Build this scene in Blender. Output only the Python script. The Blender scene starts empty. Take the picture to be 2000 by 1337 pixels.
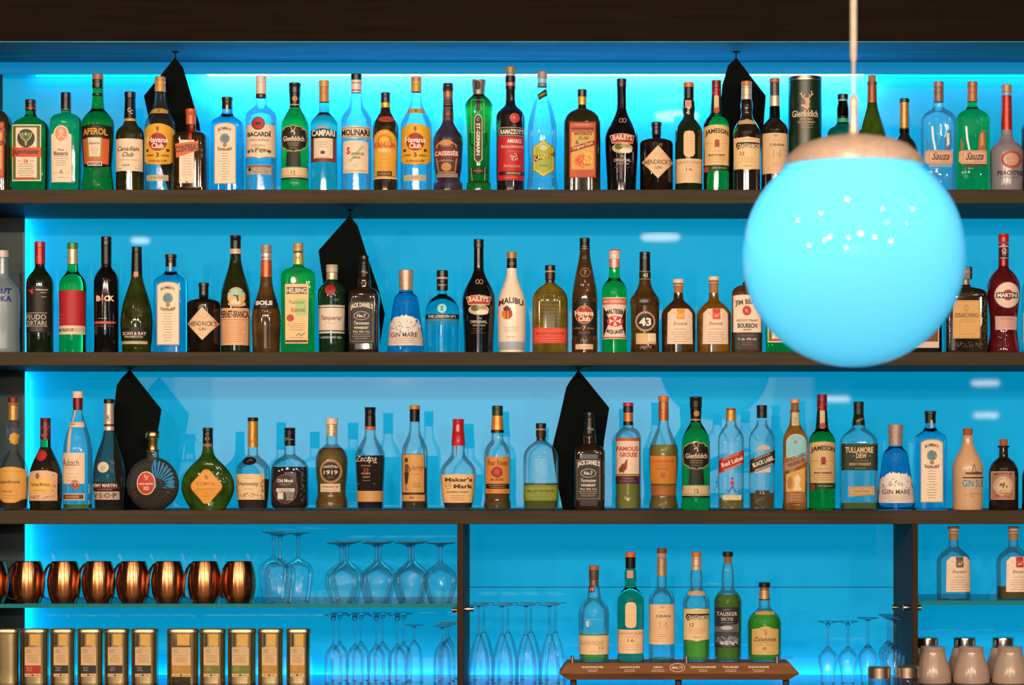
import bpy, bmesh, math, random
from mathutils import Vector
sc = bpy.context.scene
random.seed(7)
rad = math.radians
# ------------------------------------------------------------------ frame of reference
# the shelf fronts lie in the plane Y = 0; the camera stands 6 m in front, 1.55 m above the floor
PX = 0.0013           # metres per photo pixel in the plane Y = 0
D = 6.0
VX, VY = 1124.0, 925.0
EYE = 1.55
def wx(px, Y=0.0): return (px - VX) * PX * (D + Y) / D
def wz(py, Y=0.0): return EYE + (VY - py) * PX * (D + Y) / D
YB = 0.07             # plane of the bottle axes
S = PX * (D + YB) / D
YP = 0.361            # back panel

# ------------------------------------------------------------------ camera
cd = bpy.data.cameras.new('camera'); cam = bpy.data.objects.new('camera', cd)
sc.collection.objects.link(cam); sc.camera = cam
cam.location = (0, -D, EYE); cam.rotation_euler = (rad(90), 0, 0)
cd.sensor_width = 36; cd.sensor_fit = 'HORIZONTAL'
cd.lens = 36 * D / (2000 * PX)
cd.shift_x = -(VX - 1000) / 2000
cd.shift_y = (VY - 668.5) / 2000
cd.clip_start = .05; cd.clip_end = 60
cd.dof.use_dof = True; cd.dof.focus_distance = D + .04; cd.dof.aperture_fstop = 3.6

# ------------------------------------------------------------------ render look
sc.view_settings.view_transform = 'Standard'
sc.view_settings.look = 'None'
sc.view_settings.gamma = 1
sc.view_settings.exposure = 0.0
sc.view_settings.use_curve_mapping = False
cy = sc.cycles
cy.max_bounces = 10; cy.transparent_max_bounces = 24; cy.transmission_bounces = 8
cy.diffuse_bounces = 3; cy.glossy_bounces = 4
cy.caustics_reflective = False; cy.caustics_refractive = False
cy.sample_clamp_indirect = 4; cy.sample_clamp_direct = 0

w = bpy.data.worlds.new('room_gloom'); sc.world = w; w.use_nodes = True
w.node_tree.nodes['Background'].inputs[0].default_value = (.9, .75, .6, 1)
w.node_tree.nodes['Background'].inputs[1].default_value = .05

# ------------------------------------------------------------------ light levels
KEY_W = 36.0          # each ceiling spotlight
KEY_COL = (1.0, .74, .52)
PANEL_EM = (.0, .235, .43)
STRIP_COL = (.02, .62, 1.0)
STRIP_TOP, STRIP_LOW, STRIP_SIDE = 27.0, 3.4, 2.2
GLOBE_W = 2.6
WINDOW_L = 2.9

def area(name, loc, rot, sx, sy, power, color, parent=None, spread=None):
    l = bpy.data.lights.new(name, 'AREA'); l.shape = 'RECTANGLE'; l.size = sx; l.size_y = sy
    l.energy = power; l.color = color
    if spread: l.spread = rad(spread)
    o = bpy.data.objects.new(name, l); sc.collection.objects.link(o)
    o.location = loc; o.rotation_euler = rot
    if parent: o.parent = parent
    return o

# LED strips tucked behind the coves of the niche: along the top, along the worktop, up the left edge
area('led_strip_top', (wx(1045, .34), .334, wz(137, .335)), (rad(42), 0, 0), 1300 * PX * 1.05, .014, STRIP_TOP, (.42, .76, 1.0))
area('led_strip_top_faint', (wx(1180, .34), .338, wz(141, .345)), (rad(28), 0, 0), 2250 * PX * 1.05, .02, STRIP_TOP * .11, STRIP_COL)
area('led_strip_low', (wx(1100, .35), .345, wz(1317, .35)), (rad(170), 0, 0), 2600 * PX, .02, STRIP_LOW, STRIP_COL)
area('led_strip_side', (wx(44, .35), .345, wz(862, .35)), (0, rad(-90), rad(12)), 1.24, .02, STRIP_SIDE, STRIP_COL)

# ------------------------------------------------------------------ materials
def lin(h):
    if not isinstance(h, str): return tuple(h)
    if len(h) == 3: h = ''.join(c * 2 for c in h)
    v = [int(h[i:i + 2], 16) / 255 for i in (0, 2, 4)]
    return tuple(c / 12.92 if c <= .04045 else ((c + .055) / 1.055) ** 2.4 for c in v)
MC = {}
def mat(kind, col='fff', **kw):
    key = (kind, str(col), tuple(sorted(kw.items())))
    if key in MC: return MC[key]
    m = bpy.data.materials.new('%s_%s' % (kind, str(col) if isinstance(col, str) else 'mix')); m.use_nodes = True
    nt = m.node_tree; N = nt.nodes; L = nt.links; b = N['Principled BSDF']; out = N['Material Output']
    c = lin(col) + (1,)
    b.inputs['Base Color'].default_value = c
    def noise(scale, lo, hi, fac=1.0, stretch=None, detail=3):
        tc = N.new('ShaderNodeTexCoord'); mp = N.new('ShaderNodeMapping'); nz = N.new('ShaderNodeTexNoise')
        if stretch: mp.inputs['Scale'].default_value = stretch
        nz.inputs['Scale'].default_value = scale; nz.inputs['Detail'].default_value = detail
        L.new(tc.outputs['Object'], mp.inputs[0]); L.new(mp.outputs[0], nz.inputs[0])
        r = N.new('ShaderNodeMapRange'); r.inputs[3].default_value = lo; r.inputs[4].default_value = hi
        r.inputs[1].default_value = .3; r.inputs[2].default_value = .7
        L.new(nz.outputs[0], r.inputs[0]); return r.outputs[0]
    def vary(sock, base):
        mx = N.new('ShaderNodeMix'); mx.data_type = 'RGBA'; mx.blend_type = 'MULTIPLY'; mx.inputs[0].default_value = 1
        mx.inputs[6].default_value = base
        cb = N.new('ShaderNodeCombineColor')
        for i in range(3): L.new(sock, cb.inputs[i])
        L.new(cb.outputs[0], mx.inputs[7]); L.new(mx.outputs[2], b.inputs['Base Color'])
    if kind == 'paper':
        b.inputs['Roughness'].default_value = .55
        vary(noise(90, .93, 1.03), c)
    elif kind == 'ink':
        b.inputs['Roughness'].default_value = .5
    elif kind == 'cap':
        b.inputs['Roughness'].default_value = .32
        vary(noise(160, .85, 1.05), c)
    elif kind == 'foil':
        b.inputs['Roughness'].default_value = .34; b.inputs['Metallic'].default_value = .35
        vary(noise(120, .8, 1.08), c)
    elif kind == 'cork':
        b.inputs['Roughness'].default_value = .85
        vary(noise(500, .65, 1.1, detail=5), c)
    elif kind == 'ceramic':
        b.inputs['Roughness'].default_value = .22
        vary(noise(60, .96, 1.02), c)
    elif kind == 'dark':          # dark filled glass, practically opaque
        b.inputs['Roughness'].default_value = .07; b.inputs['IOR'].default_value = 1.5
        b.inputs['Coat Weight'].default_value = .3
        vary(noise(30, .6, 1.5, detail=1), c)
    elif kind == 'full':          # coloured glass with its drink, one solid refracting body
        b.inputs['Roughness'].default_value = .03; b.inputs['IOR'].default_value = 1.33
        b.inputs['Transmission Weight'].default_value = kw.get('t', 1.0)
        vary(noise(40, .9, 1.1, detail=1), c)
    elif kind == 'frost':
        b.inputs['Roughness'].default_value = .3; b.inputs['Transmission Weight'].default_value = .55
    elif kind == 'liquid':
        b.inputs['Roughness'].default_value = .0; b.inputs['IOR'].default_value = 1.33
        b.inputs['Transmission Weight'].default_value = .68
        vary(noise(30, .92, 1.05, detail=1), c)
    elif kind == 'thin':          # one wall of clear glass: edges read darker where the wall is seen lengthways
        tr = N.new('ShaderNodeBsdfTransparent'); gl = N.new('ShaderNodeBsdfGlossy'); gl.inputs['Roughness'].default_value = .04
        lw = N.new('ShaderNodeLayerWeight'); lw.inputs['Blend'].default_value = kw.get('e', .22)
        rp = N.new('ShaderNodeMix'); rp.data_type = 'RGBA'
        rp.inputs[6].default_value = c; rp.inputs[7].default_value = tuple(x * kw.get('k', .28) for x in c[:3]) + (1,)
        pw = N.new('ShaderNodeMath'); pw.operation = 'POWER'; pw.inputs[1].default_value = kw.get('p', 2.2)
        L.new(lw.outputs['Facing'], pw.inputs[0]); L.new(pw.outputs[0], rp.inputs[0]); L.new(rp.outputs[2], tr.inputs[0])
        fr = N.new('ShaderNodeFresnel'); fr.inputs[0].default_value = 1.5
        mth = N.new('ShaderNodeMath'); mth.operation = 'MULTIPLY'; mth.inputs[1].default_value = kw.get('g', .6)
        bp = N.new('ShaderNodeBump'); bp.inputs['Strength'].default_value = .08; bp.inputs['Distance'].default_value = .002
        L.new(noise(35, 0, 1), bp.inputs['Height']); L.new(bp.outputs[0], gl.inputs['Normal'])
        df = N.new('ShaderNodeBsdfDiffuse'); df.inputs[0].default_value = (.8, .8, .8, 1)      # grey haze put over the glass as colour
        m0 = N.new('ShaderNodeMixShader'); m0.inputs[0].default_value = kw.get('d', .014)
        L.new(tr.outputs[0], m0.inputs[1]); L.new(df.outputs[0], m0.inputs[2])
        L.new(fr.outputs[0], mth.inputs[0])
        ms = N.new('ShaderNodeMixShader'); L.new(mth.outputs[0], ms.inputs[0]); L.new(m0.outputs[0], ms.inputs[1]); L.new(gl.outputs[0], ms.inputs[2])
        L.new(ms.outputs[0], out.inputs[0]); N.remove(b)
    elif kind == 'metal':
        b.inputs['Metallic'].default_value = 1; b.inputs['Roughness'].default_value = kw.get('r', .25)
        vary(noise(60, .9, 1.05), c)
    elif kind == 'copper':
        b.inputs['Metallic'].default_value = 1; b.inputs['Roughness'].default_value = .22
        b.inputs['Anisotropic'].default_value = .85; b.inputs['Anisotropic Rotation'].default_value = .25; tg = N.new('ShaderNodeTangent'); tg.direction_type = 'RADIAL'; tg.axis = 'Z'
        L.new(tg.outputs[0], b.inputs['Tangent'])
        vary(noise(45, .75, 1.1, stretch=(3, 3, .3)), c)
    elif kind == 'wood':
        b.inputs['Roughness'].default_value = .6; b.inputs['Specular IOR Level'].default_value = kw.get('sp', .12)
        vary(noise(9, .72, 1.18, stretch=kw.get('st', (.35, 3, 9)), detail=6), c)
    elif kind == 'matte':
        b.inputs['Roughness'].default_value = .85; b.inputs['Specular IOR Level'].default_value = .2
        vary(noise(70, .9, 1.06), c)
    elif kind == 'felt':
        b.inputs['Roughness'].default_value = 1; b.inputs['Specular IOR Level'].default_value = .05
    elif kind == 'gloss':
        b.inputs['Roughness'].default_value = kw.get('r', .12)
        vary(noise(3, .93, 1.05), c)
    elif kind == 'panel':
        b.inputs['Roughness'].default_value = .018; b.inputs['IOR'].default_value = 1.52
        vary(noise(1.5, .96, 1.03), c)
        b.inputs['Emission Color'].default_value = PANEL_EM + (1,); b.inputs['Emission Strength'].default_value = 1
    elif kind == 'glow_cover':      # cove board: its blue glow is put in as emission
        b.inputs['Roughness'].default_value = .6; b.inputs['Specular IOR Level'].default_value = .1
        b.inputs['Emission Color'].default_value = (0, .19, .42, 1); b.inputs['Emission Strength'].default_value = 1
    elif kind == 'emit':
        b.inputs['Base Color'].default_value = (0, 0, 0, 1)
        b.inputs['Emission Color'].default_value = c; b.inputs['Emission Strength'].default_value = kw.get('s', 1)
    elif kind == 'opal':
        lw = N.new('ShaderNodeLayerWeight'); lw.inputs['Blend'].default_value = .5
        pw = N.new('ShaderNodeMath'); pw.operation = 'POWER'; pw.inputs[1].default_value = 3.2
        rp = N.new('ShaderNodeMix'); rp.data_type = 'RGBA'; rp.inputs[6].default_value = c; rp.inputs[7].default_value = (c[0] * .1, c[1] * .5, c[2] * .8, 1)  # rim shade painted in: blue deepens where the globe turns away
        L.new(lw.outputs['Facing'], pw.inputs[0]); L.new(pw.outputs[0], rp.inputs[0])
        tl = N.new('ShaderNodeBsdfTranslucent'); L.new(rp.outputs[2], tl.inputs[0])
        df = N.new('ShaderNodeBsdfDiffuse'); df.inputs[0].default_value = c
        gl = N.new('ShaderNodeBsdfGlossy'); gl.inputs['Roughness'].default_value = .05
        m1 = N.new('ShaderNodeMixShader'); m1.inputs[0].default_value = .12
        L.new(tl.outputs[0], m1.inputs[1]); L.new(df.outputs[0], m1.inputs[2])
        fr = N.new('ShaderNodeFresnel'); fr.inputs[0].default_value = 1.45
        m2 = N.new('ShaderNodeMixShader'); L.new(fr.outputs[0], m2.inputs[0]); L.new(m1.outputs[0], m2.inputs[1]); L.new(gl.outputs[0], m2.inputs[2])
        L.new(m2.outputs[0], out.inputs[0]); N.remove(b)
    MC[key] = m
    return m

# ------------------------------------------------------------------ objects
def mesh_obj(name, V, F, mats, parent=None, loc=None, smooth=True, mi=None, sharp=38):
    me = bpy.data.meshes.new(name); me.from_pydata(V, [], F)
    if not isinstance(mats, (list, tuple)): mats = [mats]
    for m in mats: me.materials.append(m)
    if mi: me.polygons.foreach_set('material_index', mi)
    if smooth:
        me.polygons.foreach_set('use_smooth', [True] * len(F))
        if sharp: me.set_sharp_from_angle(angle=rad(sharp))
    me.update()
    o = bpy.data.objects.new(name, me); sc.collection.objects.link(o)
    if parent: o.parent = parent
    if loc: o.location = loc
    return o
def tag(o, label=None, cat=None, group=None, kind=None):
    if label: o['label'] = label
    if cat: o['category'] = cat
    if group: o['group'] = group
    if kind: o['kind'] = kind
    return o
def empty(name, loc, label, cat, group=None, rz=0):
    o = bpy.data.objects.new(name, None); sc.collection.objects.link(o)
    o.empty_display_size = .03; o.location = loc; o.rotation_euler = (0, 0, rz)
    return tag(o, label, cat, group)
def box_vf(x0, x1, y0, y1, z0, z1, b=0.0):
    if b <= 0:
        V = [(x, y, z) for x in (x0, x1) for y in (y0, y1) for z in (z0, z1)]
        F = [(0, 1, 3, 2), (4, 6, 7, 5), (0, 4, 5, 1), (2, 3, 7, 6), (0, 2, 6, 4), (1, 5, 7, 3)]
        return V, F
    V = []
    xs, ys, zs = (x0, x1), (y0, y1), (z0, z1)
    idx = {}
    for i in (0, 1):
        for j in (0, 1):
            for k in (0, 1):
                sx, sy, sz = (1, -1)[i], (1, -1)[j], (1, -1)[k]
                for a in range(3):
                    p = [xs[i], ys[j], zs[k]]
                    for q, sg in enumerate((sx, sy, sz)):
                        if q != a: p[q] += sg * b
                    idx[i, j, k, a] = len(V); V.append(tuple(p))
    F = []
    for a in range(3):
        o1, o2 = [q for q in range(3) if q != a]
        for s_ in (0, 1):
            q = []
            for (u, v) in ((0, 0), (1, 0), (1, 1), (0, 1)):
                c = [0, 0, 0]; c[a] = s_; c[o1] = u; c[o2] = v; q.append(idx[c[0], c[1], c[2], a])
            F.append(tuple(q))
    for a in range(3):
        o1, o2 = [q for q in range(3) if q != a]
        for u in (0, 1):
            for v in (0, 1):
                q = []
                for s_, f in ((0, o1), (0, o2), (1, o2), (1, o1)):
                    c = [0, 0, 0]; c[a] = s_; c[o1] = u; c[o2] = v; q.append(idx[c[0], c[1], c[2], f])
                F.append(tuple(q))
    for i in (0, 1):
        for j in (0, 1):
            for k in (0, 1): F.append((idx[i, j, k, 0], idx[i, j, k, 1], idx[i, j, k, 2]))
    return V, F
def box(name, x0, x1, y0, y1, z0, z1, m, b=0, parent=None, loc=None):
    V, F = box_vf(x0, x1, y0, y1, z0, z1, b)
    o = mesh_obj(name, V, F, m, parent, loc, smooth=False)
    bpy_fix(o); return o
def bpy_fix(o):
    bm = bmesh.new(); bm.from_mesh(o.data); bmesh.ops.recalc_face_normals(bm, faces=bm.faces); bm.to_mesh(o.data); bm.free()
def tube(name, pts, r, m, parent=None, seg=10, flat=None, loc=None):
    """round tube (or a strip with flat=(halfwidth Y, half thickness)) along a path"""
    V, F = [], []
    P = [Vector(p) for p in pts]
    for i, p in enumerate(P):
        d = (P[min(i + 1, len(P) - 1)] - P[max(i - 1, 0)]).normalized()
        if flat:
            a = Vector(flat[2]) if len(flat) > 2 else Vector((0, 1, 0)); n = d.cross(a).normalized()
            for (u, v) in ((1, 1), (-1, 1), (-1, -1), (1, -1)): V.append(tuple(p + a * u * flat[0] + n * v * flat[1]))
            k = 4
        else:
            a = Vector((0, 0, 1)) if abs(d.z) < .9 else Vector((1, 0, 0))
            u = d.cross(a).normalized(); v = d.cross(u); rr = r[i] if isinstance(r, (list, tuple)) else r; k = seg
            for s in range(k): V.append(tuple(p + u * math.cos(2 * math.pi * s / k) * rr + v * math.sin(2 * math.pi * s / k) * rr))
        if i:
            for s in range(k): F.append(((i - 1) * k + s, (i - 1) * k + (s + 1) % k, i * k + (s + 1) % k, i * k + s))
    F.append(tuple(range(k))[::-1]); F.append(tuple(range((len(P) - 1) * k, len(P) * k)))
    o = mesh_obj(name, V, F, m, parent, loc); bpy_fix(o); return o

# smooth monotone interpolation through (y, halfwidth) control points
def pchip(pts):
    xs = [p[0] for p in pts]; ys = [p[1] for p in pts]; n = len(xs)
    h = [xs[i + 1] - xs[i] for i in range(n - 1)]; dl = [(ys[i + 1] - ys[i]) / h[i] for i in range(n - 1)]
    d = [0] * n
    for i in range(1, n - 1):
        if dl[i - 1] * dl[i] > 0:
            w1, w2 = 2 * h[i] + h[i - 1], h[i] + 2 * h[i - 1]
            d[i] = (w1 + w2) / (w1 / dl[i - 1] + w2 / dl[i])
    d[0], d[-1] = dl[0], dl[-1]
    def f(x):
        if x <= xs[0]: return ys[0]
        if x >= xs[-1]: return ys[-1]
        i = 0
        while x > xs[i + 1]: i += 1
        t = (x - xs[i]) / h[i]
        return ((1 + 2 * t) * (1 - t) ** 2 * ys[i] + t * (1 - t) ** 2 * h[i] * d[i]
                + t * t * (3 - 2 * t) * ys[i + 1] + t * t * (t - 1) * h[i] * d[i + 1])
    return f
def simplify(L, tol=.06):
    out = [L[0]]; i = 0
    while i < len(L) - 1:
        j = i + 1
        while j + 1 < len(L) and j - i < 40:
            a, b = L[i], L[j + 1]
            if all(abs(a[1] + (b[1] - a[1]) * (L[q][0] - a[0]) / (b[0] - a[0] + 1e-9) - L[q][1]) < tol for q in range(i + 1, j + 1)): j += 1
            else: break
        out.append(L[j]); i = j
    return out
def ring(hw, n, dep, seg):
    R = []
    for s in range(seg):
        a = 2 * math.pi * (s + .5) / seg; c, q = math.cos(a), math.sin(a)
        R.append((math.copysign(abs(c) ** (2 / n), c) * hw, math.copysign(abs(q) ** (2 / n), q) * hw * dep))
    return R
def loft(levels, seg, cap0=True, cap1=True):
    """levels: (z, hw, n, dep) -> verts/faces"""
    V, F = [], []
    for i, (z, hw, n, dep) in enumerate(levels):
        for (x, y) in ring(hw, n, dep, seg): V.append((x, y, z))
        if i:
            for s in range(seg):
                a, b = (i - 1) * seg + s, (i - 1) * seg + (s + 1) % seg
                F.append((a, b, b + seg, a + seg))
    if cap0: F.append(tuple(range(seg))[::-1])
    if cap1: F.append(tuple(range((len(levels) - 1) * seg, len(levels) * seg)))
    return V, F
def lathe(name, prof, m, parent=None, loc=None, seg=24, closed=True, sharp=38):
    """prof: (r, z) from bottom to top, metres"""
    V, F = loft([(z, max(r, 1e-5), 2, 1) for r, z in prof], seg, closed, closed)
    return mesh_obj(name, V, F, m, parent, loc, sharp=sharp)

# ------------------------------------------------------------------ lettering
TC = {}
def text_geo(t, bold, nx, ny):
    k = (t, bold, nx, ny)
    if k in TC: return TC[k]
    cu = bpy.data.curves.new('lettering', 'FONT'); cu.body = t; cu.resolution_u = 2; cu.offset = bold
    cu.fill_mode = 'FRONT'
    ob = bpy.data.objects.new('lettering', cu)
    me = bpy.data.meshes.new_from_object(ob)
    bpy.data.objects.remove(ob); bpy.data.curves.remove(cu)
    X = [v.co.x for v in me.vertices]; Y = [v.co.y for v in me.vertices]
    x0, x1, y0, y1 = min(X), max(X), min(Y), max(Y)
    bm = bmesh.new(); bm.from_mesh(me)
    for n, lo, hi, ax in ((nx, x0, x1, 0), (ny, y0, y1, 1)):      # cut the letters into strips so that they bend with the glass
        for i in range(1, n):
            c = [0, 0, 0]; c[ax] = lo + (hi - lo) * i / n; nv = [0, 0, 0]; nv[ax] = 1
            bmesh.ops.bisect_plane(bm, geom=bm.verts[:] + bm.edges[:] + bm.faces[:], plane_co=c, plane_no=nv, dist=1e-6)
    bm.verts.index_update()
    V = [((v.co.x - x0) / (x1 - x0) - .5, (v.co.y - y0) / (y1 - y0) - .5) for v in bm.verts]
    F = [tuple(v.index for v in f.verts) for f in bm.faces]
    bm.free(); bpy.data.meshes.remove(me)
    TC[k] = (V, F); return TC[k]
def scan(poly, step=2.6):
    """convex outline -> rows of a small grid, so it can lie on a curved bottle"""
    y0 = min(p[1] for p in poly); y1 = max(p[1] for p in poly)
    ys = sorted(set([y0 + (y1 - y0) * i / max(2, int((y1 - y0) / (step * 1.6))) for i in range(max(2, int((y1 - y0) / (step * 1.6))) + 1)] + [p[1] for p in poly]))
    yy = [ys[0]]
    for y in ys[1:]:
        if y - yy[-1] > .12: yy.append(y)
    yy[-1] = y1
    def ext(y):
        X = []
        for i in range(len(poly)):
            a, b = poly[i], poly[(i + 1) % len(poly)]
            if abs(a[1] - b[1]) < 1e-6:
                if abs(a[1] - y) < 1e-4: X += [a[0], b[0]]
            elif min(a[1], b[1]) - 1e-6 <= y <= max(a[1], b[1]) + 1e-6:
                X.append(a[0] + (b[0] - a[0]) * (y - a[1]) / (b[1] - a[1]))
        return min(X), max(X)
    wd = max(p[0] for p in poly) - min(p[0] for p in poly); nx = max(3, int(wd / step))
    V = []; F = []
    for r, y in enumerate(yy):
        a, b = ext(y)
        for i in range(nx + 1): V.append((a + (b - a) * i / nx, y))
        if r:
            for i in range(nx):
                q = (r - 1) * (nx + 1) + i; F.append((q, q + 1, q + nx + 2, q + nx + 1))
    return V, F
def shape_geo(d, rnd):
    """decal tuple -> [(V, F, colour)] in pixels (x to the right, y down)"""
    k = d[0]
    if k == 'R': x0, y0, x1, y1, c = d[1:6]; return [scan([(x0, y0), (x1, y0), (x1, y1), (x0, y1)]) + (c,)]
    if k == 'A':     # arched top of height h
        x0, y0, x1, y1, c, h = d[1:7]; m = (x0 + x1) / 2; r = (x1 - x0) / 2
        P = [(m - r * math.cos(math.pi * i / 14), y0 + h - h * math.sin(math.pi * i / 14)) for i in range(15)] + [(x1, y1), (x0, y1)]
        return [scan(P) + (c,)]
    if k == 'E': x, y, rx, ry, c = d[1:6]; return [scan([(x + rx * math.cos(math.pi * i / 12), y + ry * math.sin(math.pi * i / 12)) for i in range(24)]) + (c,)]
    if k == 'D': x, y, rx, ry, c = d[1:6]; return [scan([(x, y - ry), (x + rx, y), (x, y + ry), (x - rx, y)]) + (c,)]
    if k == 'P': return [scan(d[1]) + (d[2],)]
    if k == 'O':     # elliptical outline
        x, y, rx, ry, c = d[1:6]; t = d[6] if len(d) > 6 else 1.0; V = []; F = []
        for i in range(32):
            a = math.pi * i / 16; V += [(x + rx * math.cos(a), y + ry * math.sin(a)), (x + (rx - t) * math.cos(a), y + (ry - t) * math.sin(a))]
            j = (i + 1) % 32; F.append((2 * i, 2 * i + 1, 2 * j + 1, 2 * j))
        return [(V, F, c)]
    if k == 'Q':     # rectangular outline
        x0, y0, x1, y1, c = d[1:6]; t = d[6] if len(d) > 6 else 1.0
        return [scan(p) + (c,) for p in ([(x0, y0), (x1, y0), (x1, y0 + t), (x0, y0 + t)], [(x0, y1 - t), (x1, y1 - t), (x1, y1), (x0, y1)],
                                          [(x0, y0 + t), (x0 + t, y0 + t), (x0 + t, y1 - t), (x0, y1 - t)], [(x1 - t, y0 + t), (x1, y0 + t), (x1, y1 - t), (x1 - t, y1 - t)])]
    if k == 'T':
        t, x, y, wd, ht, c = d[1:7]; kw = d[7] if len(d) > 7 else {}
        a = rad(kw.get('rot', 0)); up = abs(kw.get('rot', 0)) > 45
        V, F = text_geo(t, kw.get('b', .012), 1 if up else max(1, round(wd / 3.2)), max(1, round(ht / 3.2)) if up else 1); arc = kw.get('arc', 0); sh = kw.get('sh', 0)
        out = []
        for u, v in V:
            px = u * wd + sh * v * ht; py = -v * ht - arc * (1 - 4 * u * u)
            out.append((x + px * math.cos(a) - py * math.sin(a), y + px * math.sin(a) + py * math.cos(a)))
        return [(out, F, c)]
    if k == 'L':     # lines of small print
        x0, x1, y0, y1, n, c = d[1:7]; V = []; F = []
        for i in range(n):
            y = y0 + (y1 - y0) * (i / max(1, n - 1)); wdt = (x1 - x0) * (.6 + .4 * rnd.random()); x = (x0 + x1) / 2 - wdt / 2; xe = x + wdt
            while x < xe - .8:
                l = min(xe - x, 1.2 + 3.2 * rnd.random()); q = len(V)
                V += [(x, y - .45), (x + l, y - .45), (x + l, y + .45), (x, y + .45)]; F.append((q, q + 1, q + 2, q + 3)); x += l + .8
        return [(V, F, c)]
    if k == 'S':     # little leaf / streak quads scattered in an ellipse
        x, y, rx, ry, n, sz, c = d[1:8]; V = []; F = []
        for i in range(n):
            a = rnd.random() * 6.28; r = math.sqrt(rnd.random()); cx_, cy_ = x + rx * r * math.cos(a), y + ry * r * math.sin(a)
            b = rnd.random() * 3.14; q = len(V); u = (math.cos(b) * sz, math.sin(b) * sz); v = (-u[1] * .35, u[0] * .35)
            V += [(cx_ - u[0], cy_ - u[1]), (cx_ + v[0], cy_ + v[1]), (cx_ + u[0], cy_ + u[1]), (cx_ - v[0], cy_ - v[1])]; F.append((q, q + 1, q + 2, q + 3))
        return [(V, F, c)]
    if k == 'Z':     # polyline stroke
        P, wd, c = d[1:4]; V = []; F = []
        for i in range(len(P) - 1):
            (ax, ay), (bx, by) = P[i], P[i + 1]; l = math.hypot(bx - ax, by - ay) or 1; nx, ny = -(by - ay) / l * wd / 2, (bx - ax) / l * wd / 2; q = len(V)
            V += [(ax + nx, ay + ny), (bx + nx, by + ny), (bx - nx, by - ny), (ax - nx, ay - ny)]; F.append((q, q + 1, q + 2, q + 3))
        return [(V, F, c)]
    raise ValueError(k)
def build_decals(decals, place, root, k, seed=1):
    """decals: names (str) open a new part; base shapes make the part's mesh, writing becomes its child"""
    rnd = random.Random(seed); groups = []; cur = None
    for d in decals:
        if isinstance(d, str): cur = (d, []); groups.append(cur)
        else: cur[1].append(d)
    for gi, (name, ds) in enumerate(groups):
        base = [[], [], [], []]; ink = [[], [], [], []]; lay = 0
        for d in ds:
            tgt = ink if d[0] in 'TLSZ' else base
            lay += 1
            for V, F, c in shape_geo(d, rnd):
                q = len(tgt[0]); off = .00035 + .0002 * lay + .0004 * gi * 0
                tgt[0] += [place(x, y, off) for x, y in V]
                tgt[1] += [tuple(i + q for i in f) for f in F]
                mm = mat('paper' if tgt is base else 'ink', c)
                if mm not in tgt[2]: tgt[2].append(mm)
                tgt[3] += [tgt[2].index(mm)] * len(F)
        par = root
        if base[0]: par = mesh_obj(name, base[0], base[1], base[2], root, mi=base[3], sharp=None)
        if ink[0]: mesh_obj('lettering' if base[0] else name, ink[0], ink[1], ink[2], par, mi=ink[3], smooth=False)

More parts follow.
